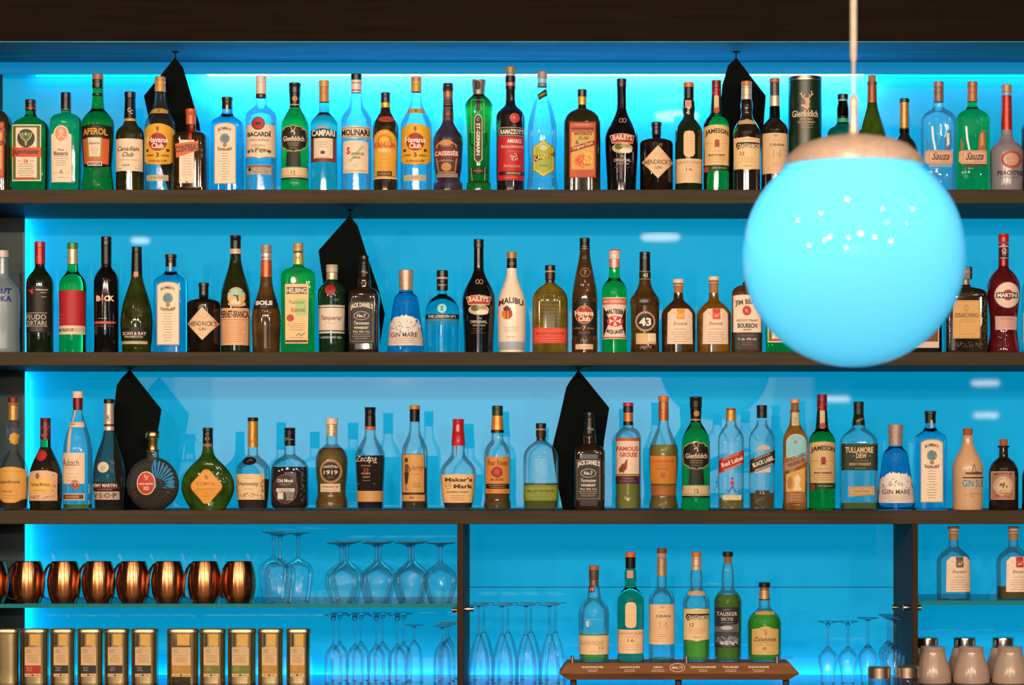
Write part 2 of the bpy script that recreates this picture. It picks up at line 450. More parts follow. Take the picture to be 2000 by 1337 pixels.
# ------------------------------------------------------------------ bottles
R1, R2, R3 = 376.3, 689.7, 995.2
PARTN = {'c': 'cap', 'f': 'neck_foil', 'r': 'neck_ring', 'k': 'cork', 's': 'stopper', 'w': 'wax_seal', 'm': 'cap'}
def spec(ob, prof, glass, caps, decals, n=2, dep=1.0, fill=None, name='liquor_bottle', cx0=0.0, ribs=0):
    """prof: 'y:hw y:hw ...' from under the cap down to the base; caps: (kind, y0, y1, hw0, hw1, colour)"""
    P = []
    for tk in prof.split():
        a, b = tk.split(':'); P.append((float(a), float(b)))
    if P[-1][0] < ob - 1.6: P.append((ob - 1.5, P[-1][1]))
    P.append((ob, P[-1][1] - 1.6))
    return dict(ob=ob, P=P, glass=glass, caps=caps, decals=decals, n=n, dep=dep, fill=fill, name=name, cx0=cx0, ribs=ribs)
BASEZ = {}
seedc = [0]
def place(sp, cx, label, ob=None, k=1.0, Y=YB, group=None, tilt=0, **over):
    s = dict(sp); s.update(over); seedc[0] += 1
    nb = s['ob'] if ob is None else ob
    X = wx(cx, Y); Z = EYE + (VY - nb) * S
    if 'Zabs' in s: Z = s['Zabs']
    q = S * k * ((D + Y) / (D + YB)); ob0 = s['ob']
    root = empty(s['name'], (X, Y, Z), label, 'bottle', group)
    if tilt: root.rotation_euler[2] = rad(tilt)
    P = s['P']; f = pchip(P); hmax = max(p[1] for p in P); hneck = P[0][1]
    n, dep = s['n'], s['dep']
    def nd(hw):
        t = max(0, min(1, (hw - hneck * 1.05) / max(.1, hmax * .93 - hneck * 1.05))); t = t * t * (3 - 2 * t)
        return 2 + (n - 2) * t, 1 + (dep - 1) * t
    ys = []; y = P[0][0]
    while y < P[-1][0]: ys.append(y); y += 1.25
    ys = sorted(set(ys + [p[0] for p in P]))
    L = simplify([(y, f(y)) for y in ys])
    seg = 40 if n > 2.2 else 32
    if s['ribs']: L = [(y, f(y) * (1 + .012 * ((i % 2) * 2 - 1) * (1 if f(y) > hneck * 1.3 else 0))) for i, y in enumerate([P[0][0] + j * s['ribs'] for j in range(int((P[-1][0] - P[0][0]) / s['ribs']))] + [P[-1][0]])]
    lev = [((ob0 - y) * q, hw * q) + nd(hw) for y, hw in L][::-1]
    V, F = loft(lev, seg)
    g = s['glass']; gm = mat(g[0], g[1])
    mesh_obj('body', V, F, gm, root)
    if s['fill']:
        fy, fc = s['fill']; fy = max(fy, P[0][0])
        LL = [(y, max(1, hw - 1.6)) for y, hw in L if fy < y < ob0 - 4] ; LL = [(fy, max(1, f(fy) - 1.6))] + LL + [(ob0 - 3.5, max(1, f(ob0 - 3.5) - 2.6))]
        lev = [((ob0 - y) * q, hw * q) + nd(hw) for y, hw in LL][::-1]
        V, F = loft(lev, seg); mesh_obj('liquid', V, F, mat('liquid', fc), root)
    for c in s['caps']:
        kd, y0, y1, h0, h1, col = c[:6]
        fn, fd = (5, .8) if kd == 'm' else (2, 1)
        nm = PARTN[kd]; b = min(1.0, (y1 - y0) * .25)
        pr = [(y1, h1), (y0 + b, h0), (y0, h0 - b)]
        if kd in 'cw' and y1 - y0 > 14:
            t = (y0 + (y1 - y0) * .42); hm = h0 + (h1 - h0) * .42
            pr = [(y1, h1), (t + 1.2, hm), (t + .6, hm - .5), (t - .6, hm - .5), (t - 1.2, hm), (y0 + b, h0), (y0, h0 - b)]
        V, F = loft([((ob0 - y) * q, h * q, fn, fd) for y, h in pr], 24)
        mm = mat({'c': 'cap', 'm': 'cap', 'f': 'foil', 'r': 'cap', 'k': 'cork', 's': 'cap', 'w': 'ceramic'}[kd] if len(c) < 7 else c[6], col)
        mesh_obj(nm, V, F, mm, root)
    capl = s['caps']
    def put(x, y, off):
        hw = None
        for c in capl:
            if c[1] <= y <= c[2]:
                hw = c[3] + (c[4] - c[3]) * (y - c[1]) / (c[2] - c[1]); m_, d_ = 2, 1; break
        if hw is None: hw = f(y); m_, d_ = nd(hw)
        t = min(.985, abs(x) / hw)
        if abs(x) > .985 * hw: x = math.copysign(.985 * hw, x)
        dy = hw * d_ * (1 - t ** m_) ** (1 / m_)
        return (x * q * (1 + off * 2), -(dy * q + off), (ob0 - y) * q)
    build_decals(s['decals'], put, root, k, seedc[0])
    return root

# ================================================================== the setting
def struct(o): o['kind'] = 'structure'; return o
WOOD = mat('wood', (.056, .041, .025), st=(.35, 3, 9)); WOODV = mat('wood', (.036, .020, .010), st=(9, 3, .35)); SOFT = mat('wood', (.17, .20, .22), st=(.35, 3, 9))
HEAD = mat('wood', (.012, .0075, .005), st=(.35, 3, 9), sp=.03); COVE = mat('gloss', (.018, .05, .068), r=.35)
XL, XR = wx(-62), wx(2260)
ZT = wz(80)
CEIL = 3.4; FRONT = -15.0
struct(box('floor', -8, 8, FRONT, YP + .02, -.05, 0, mat('matte', (.10, .085, .07))))
struct(box('ceiling', -8, 8, FRONT, YP + .1, CEIL, CEIL + .05, mat('matte', (.20, .18, .16))))
struct(box('wall_front', -8, 8, FRONT - .1, FRONT, 0, CEIL, mat('matte', (.14, .11, .09))))
struct(box('wall_left', XL - .04, XL, 0, YP + .02, .0, CEIL, mat('wood', (.03, .02, .015), st=(9, 3, .35))))
zc = wz(1315, YP)                                              # worktop height
seam = wz(1146, YP)
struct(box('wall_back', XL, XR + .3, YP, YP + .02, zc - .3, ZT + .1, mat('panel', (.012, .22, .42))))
struct(box('trim_1', XL, XR, 0, YP, ZT, CEIL, HEAD, b=.0015))                    # header above the niche
struct(box('trim_2', XL, XR, .298, .312, wz(143.5, .298), ZT, mat('glow_cover', (.005, .05, .09))))          # cove board in front of the top strip
struct(box('trim_3', XL, wx(48.5, .33), .325, .335, zc, wz(385), COVE))        # cove board at the left edge
struct(box('trim_4', wx(917, YP), wx(1752, YP), YP - .0012, YP, seam - .001, seam + .001, mat('matte', (.02, .12, .2))))  # joint between two glass panels
# underside lining of the header, blue light put into its colour
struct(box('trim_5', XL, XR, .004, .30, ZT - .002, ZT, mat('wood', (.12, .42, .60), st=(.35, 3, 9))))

def shelf(y0, y1, label, grp):
    z1, z0 = wz(y0), wz(y1)
    r = empty('wooden_shelf', ((XL + XR) / 2, YP / 2, z0), label, 'shelf', grp)
    box('board', XL - r.location.x, XR - r.location.x, -YP / 2, YP / 2, 0, z1 - z0, WOOD, b=.0012, parent=r)
    return r
shelf(370, 397, 'brown wooden shelf board, highest of the three, carrying the top row of bottles', 'wooden shelf boards')
shelf(687, 713.5, 'brown wooden shelf board carrying the middle row of bottles', 'wooden shelf boards')
z3 = EYE + (VY - R3) * S
r = empty('wooden_shelf', ((XL + XR) / 2, YP / 2, wz(1023)), 'brown wooden shelf board, lowest of the three, above the glasses and copper mugs', 'shelf', 'wooden shelf boards')
box('board', XL - r.location.x, XR - r.location.x, -YP / 2, YP / 2, 0, z3 - wz(1023), WOOD, b=.0012, parent=r)
ct = empty('worktop', (0, .1, zc - .04), 'long dark glossy worktop along the bottom of the niche', 'worktop')
box('slab', XL, XR, -.30, .232, 0, .04, mat('gloss', (.035, .03, .03), r=.16), b=.002, parent=ct)
def divider(x0, x1, label, pins):
    z1 = wz(1023)
    r = empty('divider_panel', (wx((x0 + x1) / 2), .0, zc), label, 'divider', 'upright dividers under the lowest shelf')
    h = (x1 - x0) / 2 * PX
    box('board', -h, h, 0, YP, 0, z1 - zc, WOODV, b=.001, parent=r)
    for (px, py, Y, sgn) in pins:
        V, F = loft([(0, .0055, 2, 1), (.006, .0055, 2, 1), (.006, .008, 2, 1), (.015, .008, 2, 1)], 14)
        o = mesh_obj('shelf_pin', V, F, mat('metal', (.75, .55, .42), r=.25), r, (sgn * h, Y, wz(py, Y) - zc)); o.rotation_euler = (0, rad(90 * sgn), 0)
    return r
divider(893, 905, 'upright brown wooden divider between the stemware and the tray bay', [(1190, 1190, .05, -1), (1190, 1189, .05, 1), (1190, 1189, .27, 1)])
divider(1782, 1793, 'upright brown wooden divider beside the white shakers', [(0, 1186, .06, -1), (0, 1186, .27, -1), (0, 1186, .05, 1)])
def glass_shelf(x0, x1, ytop, ybot, label):
    z1, z0 = wz(ytop, .02), wz(ybot, .02)
    r = empty('glass_shelf', ((x0 + x1) / 2, YP / 2, z0), label, 'shelf', 'glass shelves')
    m = mat('thin', (.55, .86, .84), e=.35)
    box('pane', x0 - r.location.x + .001, x1 - r.location.x - .001, .02 - YP / 2, YP / 2 - .004, 0, z1 - z0, m, parent=r)
    box('front_edge', x0 - r.location.x + .001, x1 - r.location.x - .001, .0185 - YP / 2, .0199 - YP / 2, 0, z1 - z0, mat('gloss', (.02, .22, .26), r=.1), parent=r)
    return z1
ZGL = glass_shelf(XL, wx(893), 1178.5, 1186.5, 'long thin glass shelf carrying copper mugs and upturned goblets')
ZGR = glass_shelf(wx(1793), XR, 1172.5, 1181, 'short thin glass shelf on the right carrying two clear corked bottles')

# black hanging panels behind the bottles
def hanging(pts, Y, label):
    ax, ay = pts[0]
    x0, z0 = wx(ax, Y), wz(ay, Y)
    r = empty('hanging_panel', (x0, Y, z0), label, 'decoration', 'black hanging panels')
    P = [(wx(x, Y) - x0, wz(y, Y) - z0) for x, y in pts]; n = len(P)
    V = [(x, 0, z) for x, z in P] + [(x, .012, z) for x, z in P]
    F = [tuple(range(n)), tuple(range(n, 2 * n))[::-1]] + [(i, (i + 1) % n, n + (i + 1) % n, n + i) for i in range(n)]
    o = mesh_obj('plate', V, F, mat('felt', (.004, .006, .006)), r, smooth=False); bpy_fix(o)
    return r, z0
def hang(pts, Y, zunder, label):
    r, z0 = hanging(pts, Y, label)
    m = mat('matte', (.01, .01, .012))
    lathe('hook', [(.0018, -.004), (.0018, zunder - z0 - .004), (.010, zunder - z0 - .001), (.012, zunder - z0)], m, r, (0, .006, 0), seg=12)
Yh = .135
Z1, Z2, Z3u = wz(397), wz(713.5), wz(1023)
hang([(342, 112), (356, 130), (372, 185), (388, 240), (400, 320), (394, 376), (330, 376), (303, 290), (281, 187)], Yh, ZT - .002, 'black kite-shaped panel hanging behind the yellow-labelled rum bottle on the top shelf')
hang([(1438, 112), (1496, 187), (1490, 260), (1476, 376), (1412, 376), (1402, 300), (1408, 200), (1411, 165), (1422, 128)], Yh, ZT - .002, 'black kite-shaped panel hanging behind the whisky bottles right of centre on the top shelf')
hang([(683, 420), (698, 440), (716, 497), (740, 568), (751, 612), (744, 655), (738, 691), (664, 691), (632, 560), (622, 489)], Yh, Z1, 'black kite-shaped panel hanging above the middle shelf beside the square black whiskey bottle')
hang([(253, 722), (314, 799), (304, 860), (292, 930), (280, 995), (232, 995), (222, 900), (222, 800), (228, 752), (237, 738)], Yh, Z2, 'black kite-shaped panel hanging above the lowest wooden shelf, behind the cut-glass decanter')
hang([(1130, 722), (1190, 796), (1180, 860), (1168, 995), (1099, 995), (1086, 930), (1078, 875), (1092, 818), (1106, 756), (1113, 744)], Yh, Z2, 'black kite-shaped panel hanging above the lowest wooden shelf, right of centre')

# window in the wall behind the camera
def window():
    wn = empty('window_1', (-.93, FRONT + .02, 2.14), None, None); wn['kind'] = 'structure'
    W, H = 2.4, .94
    for a, b, f in ((-W, W, 1), (-W - .35, -W, .66), (-W - .75, -W - .35, .33), (W, W + .35, .66), (W + .35, W + .75, .33)):   # clear pane; dimmer strips added at both ends to soften its reflection
        box('window_pane' if f == 1 else 'fade_strip', a, b, 0, .01, -H, H, mat('emit', (1.0, .93, .84), s=WINDOW_L * f), parent=wn)
    for x in (-W - .75, W + .75): box('window_frame', x - .04, x + .04, -.01, .05, -H - .04, H + .04, mat('matte', (.1, .08, .07)), parent=wn)
    for z in (-H, H): box('window_frame', -W - .75, W + .75, -.01, .05, z - .04, z + .04, mat('matte', (.1, .08, .07)), parent=wn)
window()

# ceiling spotlights over the bar
def spotlight(i, x, y, z):
    r = empty('ceiling_spotlight', (x, y, z), 'round ceiling spotlight over the bar front', 'lamp', 'ceiling spotlights')
    lathe('housing', [(.065, 0), (.07, .004), (.07, .09), (.05, .11)], mat('matte', (.05, .05, .05)), r, closed=True)
    lathe('stem', [(.008, .11), (.008, CEIL - z)], mat('matte', (.05, .05, .05)), r, seg=8)
    l = bpy.data.lights.new('spotlight_beam', 'AREA'); l.shape = 'DISK'; l.size = .11; l.energy = KEY_W; l.color = KEY_COL; l.spread = rad(150)
    o = bpy.data.objects.new('spotlight_beam', l); sc.collection.objects.link(o); o.parent = r; o.location = (0, 0, -.004)
    d = Vector((x * .55, .1, 1.7)) - Vector((x, y, z)); q = Vector((0, 0, -1)).rotation_difference(d.normalized()); o.rotation_euler = q.to_euler()
    o.location = d.normalized() * .08
for i, (px, py, d) in enumerate([(-260, 560, 5.0), (150, 400, 6.4), (560, 400, 5.2), (960, 400, 6.6), (1330, 400, 5.0), (1700, 400, 6.2), (2120, 520, 5.4), (780, 706, 8.5)]):
    kk = (D + 2 * YP + d) / (D + YP)          # heights and spacing chosen so that the shelf boards hide their mirror images
    spotlight(i, wx(px, YP) * kk, -d, EYE + (wz(py, YP) - EYE) * kk)

# small recessed downlights nearer the bar
for x, y in ((-2.0, -2.7), (-.9, -3.2), (.2, -2.9), (1.3, -3.3), (2.3, -2.6), (3.0, -3.8), (1.9, -4.3)):
    r = empty('recessed_downlight', (x, y, CEIL - .012), 'small round downlight let into the ceiling near the bar', 'lamp', 'recessed downlights')
    lathe('bezel', [(.045, 0), (.05, .003), (.05, .012)], mat('metal', (.6, .6, .6), r=.4), r)
    l = bpy.data.lights.new('downlight_beam', 'AREA'); l.shape = 'DISK'; l.size = .07; l.energy = 7; l.color = (1, .86, .7)
    o = bpy.data.objects.new('downlight_beam', l); sc.collection.objects.link(o); o.parent = r; o.location = (0, 0, -.004)

# lit disc lamps further back in the room, mirrored in the blue glass
def disc_lamp(px, py, wpx, dist, tilt=0):
    xm, zm = wx(px, YP), wz(py, YP) - EYE
    k = (D + YP + YP + dist) / (D + YP)
    x, z = xm * k, EYE + zm * k; rr = wpx / 2 * PX * (D + YP) / D * k
    r = empty('disc_lamp', (x, -dist, z), 'flat lit disc lamp hanging at the back of the room', 'lamp', 'disc lamps at the back of the room')
    h = .004 * k
    lathe('glow_cover', [(rr * .97, 0), (rr, h), (rr, 2.2 * h), (rr * .97, 3 * h)], mat('emit', (1, .93, .86), s=11), r, seg=24)
    lathe('cord', [(.004, 3 * h), (.004, CEIL - z)], mat('matte', (.05, .05, .05)), r, seg=6)
for a in [(1925, 752, 52, 11), (1926, 815, 46, 12.5), (1632, 783, 54, 11), (1290, 467, 74, 8), (1322, 231, 84, 5), (274, 474, 34, 7)]: disc_lamp(*a)

# ------------------------------------------------------------------ globe pendant in front of the bar
def globe():
    Yg = -1.75; s = PX * (D + Yg) / D; x, z = wx(1667, Yg), wz(499, Yg); R = 217.5 * s
    r = empty('globe_pendant_lamp', (x, Yg, z), 'large glowing blue glass globe hanging on a cord in front of the shelves', 'lamp')
    prof = []
    for i in range(3, 65):
        a = -math.pi / 2 + math.pi * i / 64
        if R * math.sin(a) > R * .905: break
        prof.append((R * math.cos(a), R * math.sin(a)))
    prof = [(.001, -R), (R * .05, -R * .9987), (R * .10, -R * .995)] + prof
    V, F = loft([(zz, rr, 2, 1) for rr, zz in prof], 72, True, False)
    mesh_obj('globe', V, F, mat('opal', (.55, .95, 1.0)), r)
    top = z
    mc = mat('foil', (.66, .48, .38))
    # the metal canopy: shallow brushed dome, then the stem
    cap = [(131, 171), (138, 174), (132, 192), (107, 214), (70, 227), (38, 233), (16, 236), (9, 240), (8, 262), (8, 290), (10, 298), (9, 305), (3, 318)]
    lathe('lamp_cap', [(a * s * 1.0, b * s) for a, b in cap], mc, r, (0, 0, 0), seg=64)
    zc0 = 316 * s
    lathe('cord', [(3.0 * s, zc0), (3.0 * s, 375 * s), (6 * s, 385 * s), (6.5 * s, 400 * s), (6.5 * s, CEIL - z)], mat('matte', (.55, .45, .40)), r, (0, 0, 0), seg=12)
    l = bpy.data.lights.new('bulb_light', 'POINT'); l.energy = GLOBE_W; l.color = (.12, .70, 1.0); l.shadow_soft_size = .05
    o = bpy.data.objects.new('bulb_light', l); sc.collection.objects.link(o); o.parent = r; o.location = (-R * .06, 0, R * .36)
    lathe('bulb_holder', [(.02, R * .55), (.022, R * .56), (.022, R * .92)], mat('matte', (.5, .5, .5)), r, seg=16)
globe()

# ================================================================== bottle patterns (pixels of the photo; x from the bottle's axis)
W, K, CR, GD, RD, OR = 'f4dcc4', '120f0d', 'eec9a0', 'b98a45', 'c0241f', 'e0662a'
BR, GY, YL, GR = '4a2a18', '8b7a6c', 'e8b53c', '17401f'
DG = ('dark', (.006, .012, .005)); DB = ('dark', (.012, .007, .004)); BLK = ('dark', (.004, .004, .005))
GREEN = ('full', (.05, .80, .16)); CLEAR = ('thin', (.90, .97, .985)); SAPH = ('full', (.22, .72, .97))
EMP = ('thin', (.93, .97, .97))

JAEG = spec(R1, '216:9.5 222:10 228:13 233:20 239:29 247:34 256:35.5 366:34.5', ('full', (.03, .52, .06)),
  [('c', 195, 216, 10.5, 10.5, '1c120f'), ('r', 210.5, 213.5, 10.9, 10.9, RD)],
  ['front_label', ('R', -32, 246, 25, 356, W), ('R', -30, 248.5, 23, 353.5, '5d6b1c'), ('R', -24, 252, 17, 350, W), ('E', -4, 273, 17, 18, '13301c'), ('E', -4, 269, 11, 10, '2f6a25'),
   ('R', -34, 291, 25, 309, 'dd4424'), ('R', -22, 349, 12, 353, RD),
   ('Z', [(-16, 262), (-13, 271), (-6, 277), (-4, 288), (-2, 277), (5, 271), (8, 262)], 2, 'cbb58a'), ('Z', [(-11, 262), (-9, 270)], 1.5, 'cbb58a'), ('Z', [(3, 262), (1, 270)], 1.5, 'cbb58a'), ('T', '+', -4, 265, 6, 7, W),
   ('T', 'Jägermeister', -4, 300, 51, 13, '14301c', {'b': .02}), ('T', '56', -4, 317, 9, 7, 'd8452c', {'b': .03}), ('L', -20, -10, 317, 317, 1, GY), ('L', 3, 13, 317, 317, 1, GY), ('L', -20, 12, 323, 345, 6, GY)], n=5, dep=.62)
BISM = spec(R1, '216:9.3 221:9.8 224:18 228:25 235:29 243:30 366:28', ('full', (.12, .76, .18)),
  [('c', 181, 216, 10, 10, '17120f'), ('r', 214, 215.5, 10.4, 10.4, GD)],
  ['front_label', ('A', -25, 262, 15, 358, W, 4), ('E', -5, 264, 15, 16.5, W), ('E', -5, 264, 12, 14, 'e29a72'), ('E', -5, 260, 5, 6, 'f0c4a4'),
   ('Z', [(-12, 272), (-5, 267), (3, 273)], 3, 'f0c4a4'), ('T', 'Fürst', -5, 295, 12, 4, BR), ('T', 'Bismarck', -5, 302, 28, 8, BR, {'b': .02}), ('L', -19, 9, 308, 325, 5, GY), ('T', 'A', -5, 338, 8, 9, '8a6a3c'), ('L', -19, -12, 340, 340, 1, GY), ('L', 3, 9, 340, 340, 1, GY), ('L', -10, 2, 349, 349, 1, GY)], n=4, dep=.7)
APER = spec(R1, '173:10.5 186:10.5 200:11.3 213:13 219:18 227:25.5 236:30.3 247:31.5 270:31 300:29 328:27.3 345:28.5 362:31', ('full', (.13, .50, .05)),
  [('c', 145, 156, 10.5, 10.8, 'b26f58'), ('c', 156, 172, 10.8, 10.8, '191311'), ('r', 183, 187, 10.9, 10.9, '1a1513')],
  ['neck_print', ('L', -8, 8, 160, 168, 3, GD),
   'front_label', ('P', [(-30, 249), (0, 246), (30, 249), (29, 270), (27.5, 326), (0, 330), (-27.5, 326), (-29, 270)], '1c120c'), ('P', [(-26, 274), (0, 272), (26, 274), (23.5, 323), (0, 327), (-23.5, 323)], 'd9662b'),
   ('P', [(-16, 272), (14, 272), (13, 312), (-14, 312)], '8aa04a'), ('P', [(-13, 273), (12, 273), (10, 309), (-11, 309)], W), ('R', -15, 319, 13, 327, 'f0ede6'), ('R', -13.5, 320.5, 11.5, 325.5, K),
   ('T', 'APEROL', 0, 262, 48, 13, 'f0a02c', {'b': .03, 'arc': 1.5}), ('T', 'Aperol', -1, 284, 21, 7, '6a5a50', {'sh': .3}), ('L', -8, 8, 293, 305, 4, GY), ('T', 'BARBIERI', -1, 323, 20, 3, W)])
CANC = spec(R1, '230:10.5 237:11.5 244:15 251:22 258:26 267:27.5', ('dark', (.022, .024, .006)),
  [('c', 180, 192, 11, 10.5, '16110f'), ('f', 192, 232, 10, 11.5, '15110f'), ('r', 232, 237.5, 11.8, 12, 'd8a460')],
  ['neck_print', ('T', 'C', 0, 216, 6, 8, W, {'b': .01}), ('T', 'C', 4.5, 220, 6, 8, W, {'b': .01}),
   'front_label', ('R', -26, 274, 26.5, 337, W), ('T', 'Canadian', 0, 293.5, 42, 9, K, {'sh': .3, 'b': .015}), ('T', 'Club', 1, 305, 22, 9, K, {'sh': .3, 'b': .015}), ('L', -24, 24, 315.5, 315.5, 1, GY), ('T', '1858', -3, 326, 14, 4, '8a5a3c'), ('L', -22, -10, 332, 332, 1, GY), ('L', 14, 22, 332, 332, 1, GY)])
def havana(lab='e8b232', body=CLEAR):
    return spec(R1, '180:9.5 190:10.3 200:11.5 210:14.5 220:19.5 230:25 240:29.3 251:30.5 366:30', body,
  [('c', 150, 158, 10.3, 10.3, 'c08a3c'), ('c', 158, 180, 10.8, 10.6, 'c89a48')],
  ['shoulder_label', ('P', [(-17, 217), (-9, 214), (9, 214), (17, 217), (17, 224), (0, 222), (-17, 224)], 'caa04c'), ('T', '3', 0, 218.5, 4, 6, BR),
   'front_label', ('A', -28.5, 245, 29, 318, lab, 14), ('P', [(-28.5, 316), (29, 316), (22, 323), (0, 326), (-22, 323)], lab), ('E', 0, 281, 17.5, 17.5, 'a8201d'), ('E', -21, 297, 3, 3, BR), ('E', 19, 297, 3, 3, BR), ('E', 0, 255, 3, 4, '7a5a24'),
   ('Z', [(0, 258), (0, 266)], 1.2, '7a5a24'), ('T', 'Havana', 0, 277, 40, 11, 'f7ead8', {'b': .03}), ('T', 'Club', 0, 288.5, 24, 10.5, 'f7ead8', {'b': .03}), ('T', 'AÑEJO', -15, 307, 16, 5, BR), ('T', '3', 0, 306, 6, 9, BR, {'b': .03}), ('T', 'AÑOS', 14, 307, 14, 5, BR), ('T', 'EL RON DE CUBA', 0, 317, 36, 4.5, 'a83a20', {'b': .02, 'arc': -1.5}),
   'lower_label', ('R', -23, 345, 20, 356, 'cdbd8c'), ('R', -21, 346.5, 18, 354.5, 'b9b090'), ('L', -14, 12, 350, 350, 1, BR)])
HAV = havana()
COIN = spec(R1, '243:9.5 254:10 258:20 262:29 270:33.5', ('dark', (.024, .012, .003)), [('c', 213, 245, 10.5, 9.5, 'd9602a')],
  ['ribbon', ('R', 0, 245, 6.5, 278, 'b8231c'), 'front_label', ('R', -18, 277, 11, 361, W), ('P', [(-26, 284), (18, 279), (20, 297), (-24, 312)], 'd8652f'),
   ('T', 'COINTREAU', -3, 293, 44, 13, K, {'b': .03, 'rot': -8}), ('L', -13, 8, 308, 345, 8, '9a7a66'), ('P', [(-6, 358), (0, 358), (-3, 362)], RD)], n=5, dep=.9)
BOMB = spec(R1, '212:9.5 219:10.3 224:12 229:17 234:24 239:29 245:30.5', SAPH, [('c', 190, 196, 11.2, 11.2, '2a201c'), ('c', 196, 213, 10.3, 10.3, '191412')],
  ['seal_strip', ('R', -1, 207, 3, 222, 'd9c9a4'), 'front_label', ('A', -22, 243, 20.5, 362, 'b98f4e', 8), ('A', -20.5, 244.5, 19, 360.5, 'e9dcc4', 8), ('A', -17.5, 247, 16, 357.5, W, 7), ('E', -1, 274, 9.5, 10, '8a9a9c'), ('E', -1, 274, 6.5, 7, '5d8fae'), ('E', -1, 287, 4, 4, 'a08a4c'),
   ('S', -1, 274, 9, 9, 26, 1.6, '5a4a34'), ('T', 'BOMBAY', -1, 258, 26, 6, BR, {'b': .02, 'arc': 4}), ('T', 'SAPPHIRE', -1, 292.5, 28, 6, BR, {'b': .02, 'arc': -3.5}), ('L', -11, 9, 303, 353, 11, GY)], n=4.5, dep=.85)
BACA = spec(R1, '191:9.8 203:10 208:13 213:19 219:26 225:29.3 233:29.8', CLEAR, [('c', 148, 184, 10.5, 10.3, 'e6cfc0'), ('r', 184, 191, 10.6, 10.6, '3a2a28')],
  ['front_label', ('P', [(-29, 247), (0, 244), (29, 247), (29, 309), (0, 313), (-29, 309)], W), ('E', -2, 245, 13, 13, '4a1512'), ('E', -2, 245, 11.5, 11.5, 'b3201f'), ('E', -2, 245, 6, 3, '2a1210'),
   ('T', 'BACARDÍ', -1, 265, 46, 11, '1a1512', {'b': .035}), ('T', 'CARTA BLANCA', -1, 277, 38, 4.5, 'b08a60', {'b': .02}), ('L', -18, 14, 287, 289, 2, GY), ('S', -2, 297, 18, 5, 60, 2.2, '7a6a50'), ('E', -21, 299, 3, 3, '5a4a3c'), ('E', 19, 299, 3, 3, '5a4a3c'),
   'lower_label', ('R', -26, 325, 23, 344, 'b9a99a'), ('R', -25, 326, 22, 330, '7a6c64'), ('D', -19, 334, 4, 5, '3a2c26'), ('L', -12, 18, 334, 339, 2, BR)])
def glenf(g=('full', (.03, .70, .07))):
    return spec(R1, '209:10 215:12.5 222:17 230:21.5 238:24.8 248:26.5 262:27 330:27 360:27.5', g, [('c', 162, 182, 12, 11.5, '1b1614'), ('f', 182, 204, 11, 10, '1c1512'), ('r', 204, 207, 10.4, 10.4, 'c89a50'), ('f', 207, 211, 10.2, 10.4, '1c1512')],
  ['neck_print', ('E', 1, 194, 5.5, 5.5, 'b98a50'),
   'shoulder_print', ('O', 0, 222, 9, 7, '0f5a22', 1.3),
   'front_label', ('P', [(-15, 250), (0, 247), (15, 250), (24, 257), (26.5, 272), (24, 290), (14, 297), (0, 301), (-14, 297), (-24, 290), (-26.5, 272), (-24, 257)], 'c9ad7a'), ('P', [(-14, 251.5), (0, 248.5), (14, 251.5), (23, 258), (25.5, 272), (23, 289), (13.5, 295.5), (0, 299.5), (-13.5, 295.5), (-23, 289), (-25.5, 272), (-23, 258)], '0d1711'),
   ('P', [(-13, 300), (13, 300), (15, 328), (-15, 328)], '0e1a10'),
   ('Z', [(-5, 252), (-3, 257), (0, 259), (2, 257), (4, 252)], 1.4, 'e0c49a'), ('Z', [(-5, 262), (0, 259), (3, 263), (1, 267)], 2.4, 'e0c49a'), ('T', 'Glenfiddich', 0, 274, 41, 10, 'f0dcc0', {'b': .02}), ('L', -14, 14, 283, 287, 2, 'd9bc8c'), ('L', -12, 12, 292, 292, 1, 'a98c5c'),
   'lower_label', ('R', -26.5, 330, 26.5, 349, 'e6cfa4'), ('R', -26.5, 345.5, 26.5, 347, 'b99a64'), ('R', -26.5, 350, 26.5, 353, '14100c'), ('T', '12', 0, 340, 8, 7.5, BR, {'b': .01})])
GLEN = glenf()
CAMP = spec(R1, '200:9.8 220:10 224:14 229:19 236:24 243:26 366:26', ('full', (.52, .74, .56)), [('c', 157, 170, 10.3, 10.3, 'cf9a4e'), ('c', 170, 200, 10, 10, 'c2863e')],
  ['front_label', ('P', [(-25, 257), (0, 254), (25, 257), (25, 273), (-25, 273)], '14100e'), ('R', -25, 273, 24.5, 319.5, '7a3424'), ('R', -18, 273, 19, 312, 'e9d8bc'),
   ('P', [(-12, 250), (10, 250), (14, 253.5), (-14, 253.5)], 'b99a6c'), ('T', 'CAMPARI', 0, 263, 45, 12.5, 'f4ead8', {'b': .035}), ('L', -12, 12, 281, 290, 3, GY), ('R', -4, 298, 4, 304, BR), ('L', -13, 13, 310, 310, 1, '9a5a3c')])
